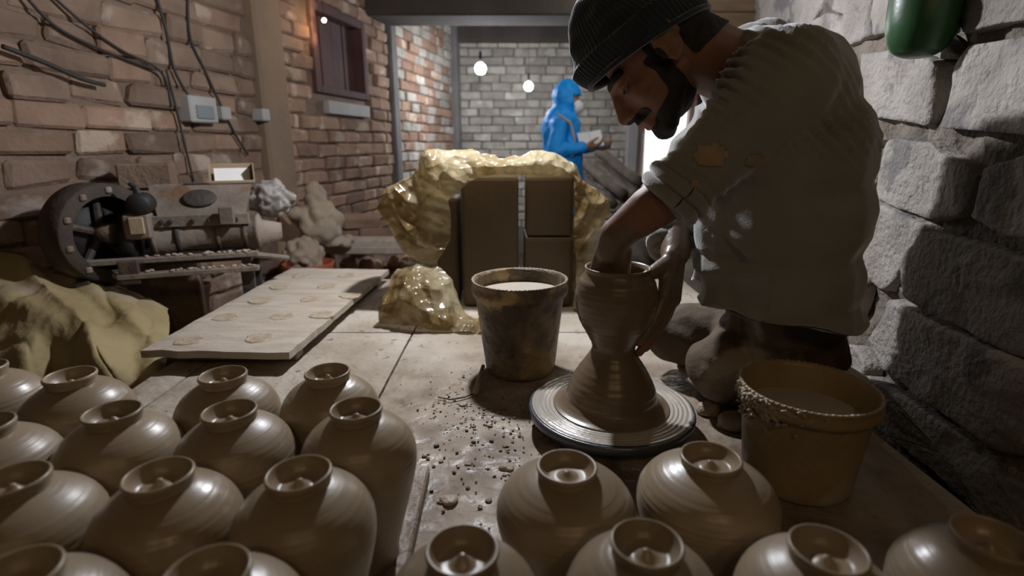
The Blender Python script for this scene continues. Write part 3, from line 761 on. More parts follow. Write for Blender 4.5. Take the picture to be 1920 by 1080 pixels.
# ------------------------------------------------------------------ pug mill along the left wall
MA = P(156, 470, 1.72); DM = Vector((.48, .17, 0)).normalized(); NM = Vector((DM.y, -DM.x, 0))   # the mill stands square to the deck, near its left end
def onM(t, z, off=0.0): return Vector((MA.x, MA.y, 0))+DM*t+NM*off+Vector((0, 0, z))
pm = empty('clay_mill', onM(.25, GZ), math.atan2(DM.y, DM.x)); tag(pm, 'old iron clay mixing machine with flywheel and barrel against the brick wall', 'machine')
RM = Matrix.Rotation(math.atan2(DM.y, DM.x), 3, 'Z')
def mlathe(prof, c, seg=40, m='iron', name='part', parent=pm, rot=None):
    bm = lathe(bmesh.new(), prof, seg)
    bm.transform(Matrix.Translation(c) @ (rot or RM).to_4x4() @ Matrix.Rotation(math.pi/2, 4, 'Y')); return obj(name, bm, m, parent, True)
zc = .238
c0 = onM(.065, P(200, 434, 1.75).z, .02)
RF = Matrix.Rotation(math.atan2(DM.y, DM.x)-.62, 3, 'Z')
fr = mlathe([(.118, -.045), (.155, -.045), (.160, -.04), (.160, .04), (.155, .045), (.118, .045)], c0, 56, 'flywheel', 'flywheel', pm, RF)
mlathe([(0, -.03), (.121, -.03), (.121, -.012), (0, -.012)], c0, 40, 'black', 'web_disc', fr, RF)
mlathe([(0, -.06), (.032, -.06), (.032, .06), (0, .06)], c0, 24, 'iron', 'hub', fr, RF)
for k in range(5):
    a = k*2*math.pi/5+.3; dv = RF @ Vector((0, math.cos(a), math.sin(a)))
    obj('spoke', tube(bmesh.new(), [c0+dv*.026, c0+dv*.125], [.014, .011], 8), 'iron', fr)
for k in range(10):
    a = k*2*math.pi/10+.2; dv = RF @ Vector((0, math.cos(a), math.sin(a)))
    obj('bolt', box(bmesh.new(), c0+dv*.138+(RF @ Vector((.046, 0, 0))), (.014, .02, .02), RF, .004), 'iron_dusty', fr)
mlathe([(0, -.02), (.085, -.02), (.088, .0), (.085, .02), (0, .02)], onM(.145, zc-.005), 40, 'black', 'drive_pulley')
obj('gearbox', box(bmesh.new(), onM(.185, zc+.035, .05), (.075, .08, .08), RM, .006), 'iron_dusty', pm)
obj('gear_plate', box(bmesh.new(), onM(.188, zc+.040, .095), (.042, .010, .055), RM, .003), 'cardboard', pm)
bl = mlathe([(0, -.165), (.066, -.165), (.066, -.155), (.058, -.15), (.058, .145), (.066, .15), (.066, .16), (.045, .168), (.030, .23), (0, .23)], onM(.375, zc-.012), 40, 'iron_dusty', 'barrel')
for t in (-.09, .03, .115): mlathe([(.0575, -.008), (.062, -.008), (.062, .008), (.0575, .008)], onM(.375+t, zc-.012), 40, 'iron', 'clamp_band', bl)
obj('side_flange', box(bmesh.new(), onM(.365, zc+.045, .052), (.29, .014, .038), RM, .002), 'iron_dusty', bl)
for t in (.25, .275, .34, .39, .445, .47): obj('bolt', box(bmesh.new(), onM(t, zc+.045, .062), (.014, .012, .014), RM, .003), 'iron', bl)
hb = bmesh.new()
lo = [onM(.24, zc+.062, q) for q in (-.05, .055)]+[onM(.50, zc+.062, q) for q in (.055, -.05)]
hi = [onM(.20, zc+.155, q) for q in (-.14, -.05)]+[onM(.52, zc+.155, q) for q in (-.05, -.14)]
a_ = [hb.verts.new(p) for p in lo]; b_ = [hb.verts.new(p) for p in hi]; i_ = [hb.verts.new(p.lerp(sum(hi, Vector())/4, .07)) for p in hi]; j_ = [hb.verts.new(p.lerp(sum(lo, Vector())/4, .1)) for p in lo]
for q, w in ((a_, b_), (b_, i_), (i_, j_)):
    for k in range(4): hb.faces.new((q[k], q[(k+1) % 4], w[(k+1) % 4], w[k]))
ho = obj('hopper', hb, 'iron_dusty', pm)
oc = onM(.36, zc+.115, .010)
ov = lathe(bmesh.new(), [(0, .004), (.040, .004), (.046, 0), (.04, -.006), (0, -.006)], 32)
ov.transform(Matrix.Translation(oc) @ RM.to_4x4() @ Matrix.Rotation(math.radians(48), 4, 'X') @ Matrix.Diagonal((1.15, .8, 1, 1))); obj('feed_lid', ov, 'iron', ho, True)
mt = obj('motor', tube(bmesh.new(), [onM(.20, zc+.105, .00), onM(.20, zc+.105, .02), onM(.20, zc+.105, .085), onM(.20, zc+.105, .095)], [.03, .036, .036, .026], 20), 'black', pm, True)
obj('terminal_hook', tube(bmesh.new(), [onM(.195, zc+.13, .05), onM(.19, zc+.158, .05), onM(.175, zc+.172, .05)], [.013, .010, .006], 8), 'black', mt)
obj('outlet_bracket', box(bmesh.new(), onM(.445, zc+.06, .075), (.045, .02, .06), RM, .003), 'iron_dusty', pm)
for k, (z, o, t0) in enumerate(((.168, .10, .0), (.122, .12, .12))):
    ra = obj('rail', box(bmesh.new(), onM((t0+.53)/2, z, o), (.53-t0, .035, .016), RM, .002), 'iron_dusty', pm)
    rr = random.Random(k); b = bmesh.new()
    for q in range(30):
        s_ = rr.uniform(.003, .008); ball(b, onM(rr.uniform(.20, .52), z+.008+s_*.5, o+rr.uniform(-.014, .014)), (s_*1.3, s_, s_*.7), None, 6, 4)
    tag(obj('clay_scraps', b, 'sack', ra), kind='stuff')
    obj('rail', box(bmesh.new(), onM(.265, z, -.09), (.53, .035, .016), RM, .002), 'iron', pm)
obj('cross_plate', box(bmesh.new(), onM(.155, .135, .125), (.055, .02, .075), RM, .003), 'iron', pm)
for t in (.02, .49):
    for o in (-.09, .10): obj('leg', box(bmesh.new(), onM(t, (.115+GZ)/2, o), (.04, .035, .115-GZ), RM, .003), 'iron', pm)
for t in (.02, .49): obj('cross_beam', box(bmesh.new(), onM(t, .147, .005), (.03, .20, .022), RM, .002), 'iron', pm)
obj('saddle', box(bmesh.new(), onM(.375, .178, .0), (.2, .08, .025), RM, .003), 'iron', pm)
obj('axle', tube(bmesh.new(), [onM(.0, zc), onM(.24, zc)], .014, 10), 'iron', pm)
obj('prop_rod', tube(bmesh.new(), [onM(.51, .165, .10), onM(.62, .135, .05)], .010, 8), 'iron_dusty', pm)
# things on and around the mill
cb = empty('cardboard_box', onM(.455, zc+.157, -.095), math.atan2(DM.y, DM.x)+.1); tag(cb, 'open cardboard box standing on the mill\'s hopper', 'box')
Rc = Matrix.Rotation(math.atan2(DM.y, DM.x)+.1, 3, 'Z'); cc = Vector(cb.location)
def cpt(x, y, z): return cc+Rc @ Vector((x, y, z))
for nm, c, s in (('bottom_panel', (0, 0, .004), (.145, .08, .004)), ('side_panel', (0, .038, .035), (.145, .004, .066)), ('side_panel', (0, -.038, .006), (.145, .004, .010)), ('end_panel', (-.0705, 0, .035), (.004, .072, .066)), ('end_panel', (.0705, 0, .035), (.004, .072, .066))):
    obj(nm, box(bmesh.new(), cpt(*c), s, Rc), 'cardboard', cb)
tag(obj('paper_sheet', box(bmesh.new(), cpt(0, .006, .030), (.115, .003, .046), Rc @ Matrix.Rotation(-.35, 3, 'X')), 'paper'), 'white paper sheet standing in the cardboard box', 'paper')
def lump(name, c, s, m, label, cat, sd, voxel=.012, amp=.03, fr_=14, extra=()):
    bm = bmesh.new(); ball(bm, c, s, RM, 24, 16)
    for q, r_ in extra: ball(bm, q, r_, None, 16, 10)
    o = fuse(name, bm, voxel, 3, m, None, lambda p, n: p+n*amp*(abs(nz(p, fr_, sd))-.25+.4*nz(p, fr_*2.3, sd)))
    return tag(o, label, cat)
lump('plastic_bag', P(508, 374, 1.98), (.080, .06, .065), 'bag_grey', 'crumpled grey plastic bag on the outlet end of the mill', 'bag', 4, .006, .035, 20)
lump('wrapped_bundle', P(600, 425, 2.85), (.12, .12, .14), 'sack', 'dusty tan sack bundle with a knotted top on the bench', 'sack', 6, .009, .045, 9, [(P(592, 372, 2.85), (.055, .06, .085)), (P(560, 400, 2.8), (.07, .06, .05)), (P(640, 455, 2.85), (.06, .08, .03))])
lump('rag_heap', P(570, 480, 2.7), (.10, .12, .10), 'sack', 'rags hanging below the tan sack bundle', 'rags', 8, .011, .05, 13)
cbk = obj('concrete_block', box(bmesh.new(), P(277, 330, 2.0), (.17, .09, .09), RM, .006), 'brick_grey'); tag(cbk, 'grey concrete block on the ledge behind the mill', 'block')
tag(obj('ledge_support', box(bmesh.new(), Vector((P(277, 330, 2.0).x, 2.0, (cbk.bound_box[0][2]+GZ)/2-.001)), (.24, .07, cbk.bound_box[0][2]-GZ-.002), RM, .005), 'brick_grey'), 'narrow masonry ledge behind the mill under the grey block', 'ledge')
# vase, orange tub on the floor past the deck
vz = P(368, 605, 2.05).z
vs = lathe(bmesh.new(), smoothprof([(0, 0), (.055, 0), (.075, .06), (.08, .16), (.06, .26), (.045, .31), (.05, .34), (.062, .365), (.055, .366), (.04, .335), (.03, .3), (0, .25)], 5), 40, (0, 0, 0))
v_ = obj('tall_vase', vs, 'pink_clay', None, True); pv = P(366, 535, 2.15); v_.location = (pv.x, pv.y, GZ); v_.scale = (.95, .95, (pv.z-GZ)/.366)
tag(v_, 'pale pinkish clay vase standing below the mill', 'vase')
tb = lathe(bmesh.new(), [(0, 0), (.08, 0), (.1, .02), (.12, .3), (.125, .31), (.115, .31), (.09, .03), (0, .02)], 32); tbo = obj('orange_tub', tb, 'orange', None, True)
pt = P(580, 515, 2.6); tbo.location = (pt.x, pt.y, GZ); tbo.scale = (1, 1, (P(580, 492, 2.6).z-GZ)/.31); tag(tbo, 'orange-red tub half hidden behind the ring-marked board', 'tub')
# bench of two planks with legs
bn = empty('bench', P(700, 480, 3.0)*1, RZ); bn.location.z = GZ; tag(bn, 'rough two-plank wooden bench by the far left wall', 'bench')
zb = P(690, 455, 3.05).z
for k, o in enumerate((-.10, .07)):
    c = P(700, 470, 3.05)+NR*o; c.x += .10; c.z = zb-.03*k
    obj('plank', box(bmesh.new(), c, (.95, .15, .045), Matrix.Rotation(.0, 3, 'Z'), .006), 'wood_dusty', bn)
for dx in (-.30, .50):
    for dy in (-.1, .1):
        c = P(700, 470, 3.05)+Vector((dx, dy, 0)); c.z = (zb-.05+GZ)/2
        obj('leg', box(bmesh.new(), c, (.06, .06, zb-.055-GZ), None, .005), 'wood', bn)
# loose bricks on and under the bench
for k, (px, py, y_, rz) in enumerate(((640, 438, 3.40, .2), (712, 440, 3.40, -.1), (676, 414, 3.40, .35))):
    o = link('loose_brick', B_WARM[k % 7]); o.location = P(px, py, y_); o.rotation_euler = (R.uniform(-.3, .3), R.uniform(-.3, .3), rz)
    tag(o, ('loose reddish brick nearest the sack bundle', 'loose reddish brick nearest the plastic sheet, behind the bench', 'topmost loose brick of the heap against the far left wall')[k], 'brick', 'brick heap behind the bench')
bm = bmesh.new(); rr = random.Random(5)
for k in range(60): ball(bm, Vector((P(690, 440, 3.4).x+rr.uniform(-.17, .35), 3.42+rr.uniform(-.12, .15), GZ+rr.random()*(.60))), rr.uniform(.03, .075), None, 6, 5)
tag(obj('rubble_heap', bm, 'brick_warm'), 'heap of rubble under the broken bricks by the wall', 'rubble', None, 'stuff')
# logs in front of the doorway
dv = Vector((.50, -.62, -.42)).normalized(); pu = Vector((dv.y, -dv.x, 0)).normalized()*-1; pw = pu.cross(dv); pw = pw if pw.z > 0 else -pw
for k, (a_, b_) in enumerate(((-1, 1), (0, 1), (1, 1), (0.5, 2), (-1.5, 0), (1.5, 0), (.5, 0))):
    c = P(1138, 352, 5.25)+pu*a_*.125+pw*(b_*.108)+dv*R.uniform(-.06, .06); ln = .62
    b = tube(bmesh.new(), [c-dv*ln/2+Vector((0, 0, .006*math.sin(q))) + dv*ln*q/8 for q in range(9)], [.050+.005*math.sin(q*1.7+k) for q in range(9)], 12)
    tag(obj('log', b, 'log', None, True), ('log in the woodpile nearest the person in blue', 'upper log leaning across the middle of the woodpile', 'steepest log of the woodpile, its pale end forward', 'highest log of the woodpile beside the door frame', 'low log at the left foot of the woodpile', 'low log at the right foot of the woodpile', 'lowest log in front of the woodpile')[k], 'log', 'woodpile by the doorway')
tag(obj('woodpile_base', lathe(bmesh.new(), smoothprof([(.55, 0), (.5, .2), (.36, .36), (.2, .44), (0, .46)], 4), 20, (P(1140, 380, 5.35).x, 5.45, GZ), wob=lambda a, z: .12*math.sin(5*a+z*9)), 'log', None, True), 'dark mound of scrap wood under the logs', 'wood heap')

# fittings and cables on the left wall
RWL = Matrix.Rotation(RZ, 3, 'Z')
def fitting(name, px, py, w, h, label, cat, m='pale_grey', panel=None):
    y_ = 1.936/(-(px-960)/(F*CT+(540-py)*ST)+SL); c = onL(y_, P(px, py, y_).z, .035)
    o = tag(obj(name, box(bmesh.new(), c, (w, .07, h), RWL, .006), m), label, cat)
    if panel: obj('display', box(bmesh.new(), c+NR*.037+Vector((0, 0, -h*.1)), (w*.62, .01, h*.5), RWL, .002), panel, o)
    return o
fitting('meter_box', 358, 206, .16, .11, 'pale electricity meter box with a grey window on the brick wall', 'meter', 'pale_grey', 'screen_grey')
fitting('switch_box', 402, 213, .06, .06, 'small pale switch box just right of the meter', 'switch')
fitting('switch_box', 478, 216, .06, .06, 'small pale switch box beside the plastered column', 'switch')
def cable(pts, r_, label, off=.03):
    w = []
    for px, py in smoothprof(pts, 6):
        y_ = 1.936/(-(px-960)/(F*CT+(540-py)*ST)+SL); w.append(onL(y_, P(px, py, y_).z, off))
    tag(obj('cable', tube(bmesh.new(), w, r_, 6), 'cord', None, True), label, 'cable', 'cables on the brick wall')
cable([(-20, 88), (60, 118), (130, 148), (175, 160)], .008, 'thick black cable sagging in from the left edge', .05)
cable([(30, -10), (90, 50), (180, 95), (280, 132)], .005, 'thin cable sloping down from the top left corner')
cable([(80, -10), (150, 50), (215, 95), (290, 135), (310, 200)], .005, 'second thin cable sloping to the meter')
cable([(280, -10), (300, 60), (315, 130), (345, 185)], .006, 'cable hanging down towards the meter box')
cable([(340, -10), (345, 70), (372, 130), (400, 190), (430, 250), (455, 290)], .006, 'long cable running down past the switch to the cardboard box')
cable([(300, 130), (318, 200), (335, 270), (352, 340)], .005, 'cable dropping below the meter to the mill')
cable([(480, 225), (505, 250), (500, 300)], .005, 'short cable below the switch beside the column')

# green jug hanging on the right wall
gp = onR(1822, 20, .075)
gj = lathe(bmesh.new(), smoothprof([(0, -.075), (.02, -.075), (.042, -.062), (.055, -.03), (.058, .02), (.055, .08), (.04, .12), (.02, .135), (.018, .16), (0, .16)], 6), 40, gp)
gjo = tag(obj('green_jug', gj, 'green', None, True), 'green plastic jug hanging on the stone wall at the top right', 'jug')
obj('handle', tube(bmesh.new(), [gp+Vector((.018, .02, .14)), gp+Vector((.05, .035, .15)), gp+Vector((.07, .04, .11)), gp+Vector((.055, .03, .06))], .008, 8), 'green', gjo, True)
obj('hook', tube(bmesh.new(), [gp+Vector((0, 0, .155)), gp+Vector((.02, .0, .20)), gp+Vector((.09, 0, .21))], .004, 6), 'iron', gjo)

# small stuff on the deck
bm = bmesh.new(); rr = random.Random(11)
for k in range(170):
    a = rr.uniform(0, 6.28); d_ = rr.gauss(0, 1)
    x, y = .0+rr.gauss(0, .10), .86+rr.gauss(0, .12)
    if (x-WX)**2+(y-WY)**2 < .05**2 or x > .75: continue
    s = abs(rr.gauss(0, 1))*.0012+.0008; ball(bm, Vector((x, y, s*.4+.001)), (s*1.5, s, s*.8), Matrix.Rotation(a, 3, 'Z'), 6, 4)
tag(obj('clay_crumbs', bm, 'crumb'), 'scattered wet clay crumbs on the deck beside the wheel', 'clay crumbs', None, 'stuff')
bm = bmesh.new(); rr = random.Random(21)
for k in range(420):
    x, y = -.02+rr.gauss(0, .085), 1.02+rr.gauss(0, .075)
    if (x-WX)**2+(y-WY)**2 < .03 or (x-.02)**2+(y-1.2)**2 < .0081: continue
    q = abs(rr.gauss(0, 1))*.0011+.0006; ball(bm, Vector((x, y, .0012)), (q*1.3, q*1.3, q*.55), None, 8, 5)
tag(obj('slip_splashes', bm, 'droplet', None, True), 'glistening drops of slip splashed on the deck before the bucket', 'slip splashes', None, 'stuff')
bm = bmesh.new(); rr = random.Random(22)
for k in range(60):
    x, y = .0+rr.gauss(0, .11), .80+rr.gauss(0, .10); q = rr.uniform(.0015, .005); an = rr.uniform(0, 6.28)
    if (x-WX)**2+(y-WY)**2 < .028: continue
    vs3 = []
    for j in range(7):
        a3 = an+j*2*math.pi/7; r3 = q*rr.uniform(.6, 1.15); vs3.append((x+r3*1.4*math.cos(a3), y+r3*math.sin(a3), .0015+.0022*rr.random()))
    top = [bm.verts.new(p) for p in vs3]; bot = [bm.verts.new((p[0], p[1], .0004)) for p in vs3]
    bm.faces.new(top); bm.faces.new(bot[::-1])
    for j in range(7): bm.faces.new((top[j], bot[j], bot[(j+1) % 7], top[(j+1) % 7]))
tag(obj('clay_flakes', bm, 'flake'), 'thin dried clay flakes strewn on the deck between the pots', 'clay flakes', None, 'stuff')
p0, p1 = G(890, 738, .008), G(906, 686, .03)
tag(obj('clay_stick', tube(bmesh.new(), [p0, p0.lerp(p1, .3), p1], [.008, .006, .0045], 8), 'rim_clay', None, True), 'short clay-caked stick leaning beside the front bucket', 'stick')
tw = [G(822, 745, .004), G(845, 749, .006), G(870, 745, .005), G(886, 738, .007)]
tag(obj('twig', tube(bmesh.new(), tw, [.0012, .0018, .0018, .0022], 6), 'crumb', None, True), 'thin dark twig lying on the wet deck', 'twig')
rr = random.Random(3)
for k, (px, py, s, lab) in enumerate(((842, 940, .012, 'flat clay scrap on the deck by the ware board'), (868, 760, .008, 'flat clay scrap near the twig'), (950, 880, .010, 'flat clay scrap beside the front pot'), (1330, 775, .02, 'clay lump beside the wheel rim'), (1375, 800, .025, 'clay lump against the right bucket'))):
    c = G(px, py, 0); b = bmesh.new(); ball(b, c+Vector((0, 0, s*.3)), (s*1.3, s, s*.45 if k < 3 else s), None, 14, 9)
    for v in b.verts: v.co += (v.co-c).normalized()*s*.35*nz(v.co, 90, k); v.co.z = max(v.co.z, .001)
    tag(obj('clay_scrap', b, 'rim_clay', None, True), lab, 'clay scrap')
# ------------------------------------------------------------------ people: hands
def hand(bm, wrist, d, back, thumb, curl, s=1.0, spread=.10, tcurl=.5, lean=0.0, tout=.75):
    """wrist, finger direction d, back-of-hand normal, thumb side; curl bends the fingers away from the back."""
    d = Vector(d).normalized(); back = Vector(back); back = (back-d*back.dot(d)).normalized()
    t = Vector(thumb); t = (t-d*t.dot(d)-back*t.dot(back)).normalized()
    W_ = Vector(wrist)
    for k, (o, l, fl, r_) in enumerate(((.030, .088, .042, .0098), (.010, .092, .047, .0100), (-.010, .088, .043, .0096), (-.028, .080, .034, .0086))):
        a = W_+t*o*.62*s+d*.012*s; b = W_+t*o*s+d*l*s+back*.004*s
        cap(bm, a, b, .0155*s, .0125*s)
        dir_ = (d+t*o*spread*8).normalized(); q = b; cu = curl+lean*k; nb = back.copy()
        for j, f in enumerate((1, .68, .52)):
            an = cu*(1.0 if j == 0 else .8)
            dir_, nb = dir_*math.cos(an)-nb*math.sin(an), nb*math.cos(an)+dir_*math.sin(an)
            dir_.normalize(); nb.normalize()
            e = q+dir_*fl*f*s; cap(bm, q, e, r_*(1-.07*j)*s, r_*(1-.07*(j+1))*s); q = e
    a = W_+t*.018*s+d*.022*s; dv = (t*tout+d*.75-back*.35).normalized()
    b = a+dv*.045*s; cap(bm, a, b, .0155*s, .0125*s)
    dv = (dv*math.cos(tcurl)+d*math.sin(tcurl)-back*.15).normalized(); c = b+dv*.034*s; cap(bm, b, c, .0122*s, .0105*s)
    cap(bm, c, c+(dv+d*.3).normalized()*.026*s, .0105*s, .0088*s)
# ------------------------------------------------------------------ the potter
HF = Vector((-.97*.68, .235*.68, -.73)).normalized(); HU = Vector((-.97*.73, .235*.73, .68)); HU = (HU-HF*HU.dot(HF)).normalized(); HL = HU.cross(HF)
HC = P(1224, 88, .95)
HRot = Matrix((HF, HL, HU)).transposed()
def hd(f, l, u): return HC+HF*f+HL*l+HU*u
def hl(p): q = p-HC; return q.dot(HF), q.dot(HL), q.dot(HU)
BL = Vector((-.235, -.97, 0)).normalized()       # the potter's left
def T(px, py, y=1.0): return P(px, py, y)
bd = bmesh.new()
ball(bd, hd(-.012, 0, .024), (.094, .074, .088), HRot, 28, 18)
ball(bd, hd(.034, 0, -.040), (.056, .058, .074), HRot, 24, 16)
ball(bd, hd(.074, 0, -.108), (.019, .022, .018), HRot)
for s in (-1, 1):
    cap(bd, hd(.0, s*.052, -.055), hd(.066, s*.018, -.106), .018, .016)
    cap(bd, hd(.085, s*.012, .001), hd(.074, s*.046, .002), .011, .011)
    ball(bd, hd(.058, s*.042, -.036), (.022, .02, .018), HRot)
    ball(bd, hd(.099, s*.0125, -.054), (.009, .008, .007), HRot)
    ball(bd, hd(-.012, s*.075, -.018), (.018, .007, .030), HRot)
    ear = [hd(-.012+.019*math.cos(a), s*(.082+.004*math.sin(a)), -.016+.031*math.sin(a)) for a in [k*.35-1.2 for k in range(14)]]
    tube(bd, ear, .0045, 8)
    ball(bd, hd(-.006, s*.08, -.043), (.008, .006, .010), HRot)
cap(bd, hd(.090, 0, -.004), hd(.110, 0, -.048), .0085, .0110)
cap(bd, hd(.082, 0, -.008), hd(.093, 0, -.050), .011, .014); ball(bd, hd(.105, 0, -.053), (.013, .011, .009), HRot)
cap(bd, hd(.088, -.016, -.074), hd(.088, .016, -.074), .0075, .0075); ball(bd, hd(.094, 0, -.073), (.008, .014, .007), HRot)
cap(bd, hd(.084, -.014, -.088), hd(.084, .014, -.088), .008, .008); ball(bd, hd(.091, 0, -.087), (.007, .013, .007), HRot)
nb_ = T(1400, 140, 1.0)
cap(bd, hd(-.035, 0, -.045), nb_, .056, .060)
# trunk, thin under the clothes
cap(bd, nb_, T(1450, 280), .07, .10); cap(bd, T(1450, 280)+BL*.05, T(1458, 560, 1.05)+BL*.03, .10, .085); cap(bd, T(1450, 280)-BL*.05, T(1458, 560, 1.05)-BL*.04, .10, .085)
LSH, LEL = P(1472, 158, .86), P(1276, 352, .865)
RSH, REL = P(1392, 195, 1.14), P(1278, 335, 1.13)
cap(bd, T(1445, 190), LSH, .07, .06); cap(bd, LSH, LEL, .055, .040)
cap(bd, T(1445, 190), RSH, .07, .06); cap(bd, RSH, REL, .05, .040)
LWR = P(1158, 440, .895)
cap(bd, LEL, P(1218, 392, .875), .040, .037); cap(bd, P(1218, 392, .875), LWR, .037, .029)
cap(bd, LWR, P(1146, 470, .905), .030, .028)
hand(bd, P(1154, 456, .902), Vector((-.10, .16, -1)), Vector((-.25, -1, -.1)), Vector((-1, .2, 0)), .16, .95, .03, .9, 0, .08)
RWR = P(1266, 474, .985)
cap(bd, REL, RWR, .040, .028)
hand(bd, RWR, Vector((-.22, -.42, -.85)), Vector((.75, -.62, -.1)), Vector((-.6, -.75, .2)), .20, 1.05, .03, .2)
# legs folded on the deck
LH, LK, LA = P(1490, 635, 1.02), P(1352, 688, 1.00), P(1450, 712, 1.02)
RH, RK, RA = P(1460, 625, 1.12), P(1262, 628, 1.17), P(1400, 640, 1.15)
for h_, k_, a_ in ((LH, LK, LA), (RH, RK, RA)):
    cap(bd, h_, k_, .075, .052); cap(bd, k_, a_, .045, .033); cap(bd, a_, a_+Vector((.07, -.02, -.015)), .028, .022)
cap(bd, LH, RH, .075, .075)
body = fuse('person', bd, .0038, 4, 'skin')
tag(body, 'potter in a dark knit beanie and grey sweater bending over the wheel', 'person')
# slip on the hands: same surface, a material of its own below the forearm
body.data.materials.append(M['hand_clay'])
cl0, cl1 = P(1160, 445, .9), P(1275, 470, 1.0)
for p in body.data.polygons:
    c = p.center
    if c.x < .45 and c.z < .395+.02*nz(c, 30) and c.y < 1.06 and c.z > .19: p.material_index = 1
def shell(name, keep, off, m, namp=.0):
    b2 = bmesh.new(); b2.from_mesh(body.data)
    bmesh.ops.delete(b2, geom=[f for f in b2.faces if not keep(f.calc_center_median())], context='FACES')
    b2.normal_update()
    ns_ = [v.normal.copy() for v in b2.verts]
    for v, n in zip(b2.verts, ns_): v.co += n*(off+namp*nz(v.co, 160))
    for _ in range(8):                           # soften the ragged edge
        upd = [(v, sum((e.other_vert(v).co for e in v.link_edges if e.is_boundary), Vector())/max(1, sum(e.is_boundary for e in v.link_edges))) for v in b2.verts if v.is_boundary]
        for v, c in upd: v.co = v.co.lerp(c, .5)
    me = bpy.data.meshes.new(name); b2.to_mesh(me); b2.free(); me.materials.clear()
    return link(name, me, m, body, True)
def is_beard(p):
    f, l, u = hl(p)
    if abs(l) > .085 or f < -.005 or u > -.005 or u < -.14: return False
    w = .006*nz(p, 60)
    if u < -.094+w: return f > .0
    if f > .070 and -.0735+w*.4 < u < -.0575 and abs(l) < .036: return True
    if f > .078 and abs(l) < .022: return False
    if f < .030+w: return f > .004 and u < -.01
    return u < -.070+w-(f-.03)*.25+.0
shell('beard', is_beard, .0016, 'hair', .0014)
shell('eyebrow', lambda p: (lambda q: .06 < q[0] and .008 < q[1] < .056 and .000 < q[2] < .011)(hl(p)), .002, 'hair', .0012)
shell('eyebrow', lambda p: (lambda q: .06 < q[0] and -.056 < q[1] < -.008 and .000 < q[2] < .011)(hl(p)), .002, 'hair', .0012)
shell('hair', lambda p: (lambda q: q[0] < (-.03 if q[2] < -.015 else .02) and -.062 < q[2] < .03 and abs(q[1]) < .078 and not (abs(q[1]) > .0735 and q[0] > -.034))(hl(p)), .003, 'hair', .002)
for s in (-1, 1):
    b = bmesh.new(); ball(b, hd(.071, s*.030, -.014), (.012, .014, .0115), HRot, 20, 14); obj('eye', b, 'eye', body, True)
    b = bmesh.new(); ball(b, hd(.072, s*.030, -.0115), (.0135, .0155, .0112), HRot, 20, 14); obj('eyelid', b, 'skin', body, True)
    lash = [hd(.0795+.004*math.cos(k*.5-1.2), s*(.020+.0045*k), -.019-.002*math.sin(k*.62)) for k in range(6)]
    obj('eyelashes', tube(bmesh.new(), lash, .0013, 6), 'hair', body)
# beanie
bb = bmesh.new(); NA, NT = 320, 56; rings = []
for j in range(NT+1):
    t = j/NT; rg = []
    for k in range(NA):
        a = 2*math.pi*k/NA
        w = (1-t**2.5)**(1/2.1) if t < 1 else 0
        blg = 1+.075*math.sin(min(1, t*1.9)*math.pi)
        rx, ry = .100*w*blg, .086*w*(1+.05*math.sin(min(1, t*1.7)*math.pi))
        f, l = .010+rx*math.cos(a), ry*math.sin(a)
        brim = .001+.26*(f-.010)
        u = brim*(1-t)+(.142*t)+.004*math.sin(3*a)*t
        n_ = Vector((math.cos(a), math.sin(a), .2)).normalized()
        rib = .0011*math.sin(a*80)*(1 if t < .93 else .3)
        cuff = .0055*max(0, 1-max(0, (t-.30)/.03)) if t > .0 else .003
        wr_ = .004*nz((math.cos(a)*2, math.sin(a)*2, t*5), 1.3, 2)*(t > .02)
        q = Vector((f, l, u))+n_*(rib+cuff+wr_)
        rg.append(bb.verts.new(hd(q.x, q.y, q.z)))
    rings.append(rg)
for a, b in zip(rings, rings[1:]):
    for k in range(NA): bb.faces.new((a[k], a[(k+1) % NA], b[(k+1) % NA], b[k]))
bn_ = obj('beanie', bb, 'beanie', body, True)
fold = [];
b = bmesh.new()
pts = []
for k in range(64):
    a = 2*math.pi*k/64; f, l = .010+.1045*math.cos(a), .0905*math.sin(a)
    pts.append(hd(f, l, .0035+.26*(f-.010)))
tube(b, pts+[pts[0]], .0045, 8, False); obj('brim_edge', b, 'beanie', bn_, True)
# sweater
sw = bmesh.new()
for px, py, r_, w in ((1456, 585, .122, .075), (1456, 500, .126, .07), (1464, 400, .128, .08), (1466, 290, .122, .09), (1452, 190, .098, .11), (1410, 135, .066, .05)):
    c = T(px, py); cap(sw, c+BL*w, c-BL*w, r_)
for (a, b) in (((1456, 585), (1456, 500)), ((1456, 500), (1464, 400)), ((1464, 400), (1466, 290)), ((1466, 290), (1452, 190))):
    for w in (-.06, 0, .06): cap(sw, T(*a)+BL*w, T(*b)+BL*w, .115, .115)
for w in (-.07, .05): cap(sw, T(1375, 440)+BL*w, T(1385, 540)+BL*w, .074, .075); cap(sw, T(1390, 300)+BL*w*.8, T(1375, 440)+BL*w, .08, .074)
cap(sw, T(1440, 170), LSH, .085, .080); cap(sw, LSH, P(1375, 262, .86), .082, .062); cap(sw, P(1375, 262, .86), LEL, .062, .051)
cap(sw, T(1430, 170), RSH, .08, .075); cap(sw, RSH, REL, .07, .058); cap(sw, REL, P(1266, 438, 1.05), .056, .050)
AX = (LEL-LSH).normalized(); AL = (LEL-LSH).length
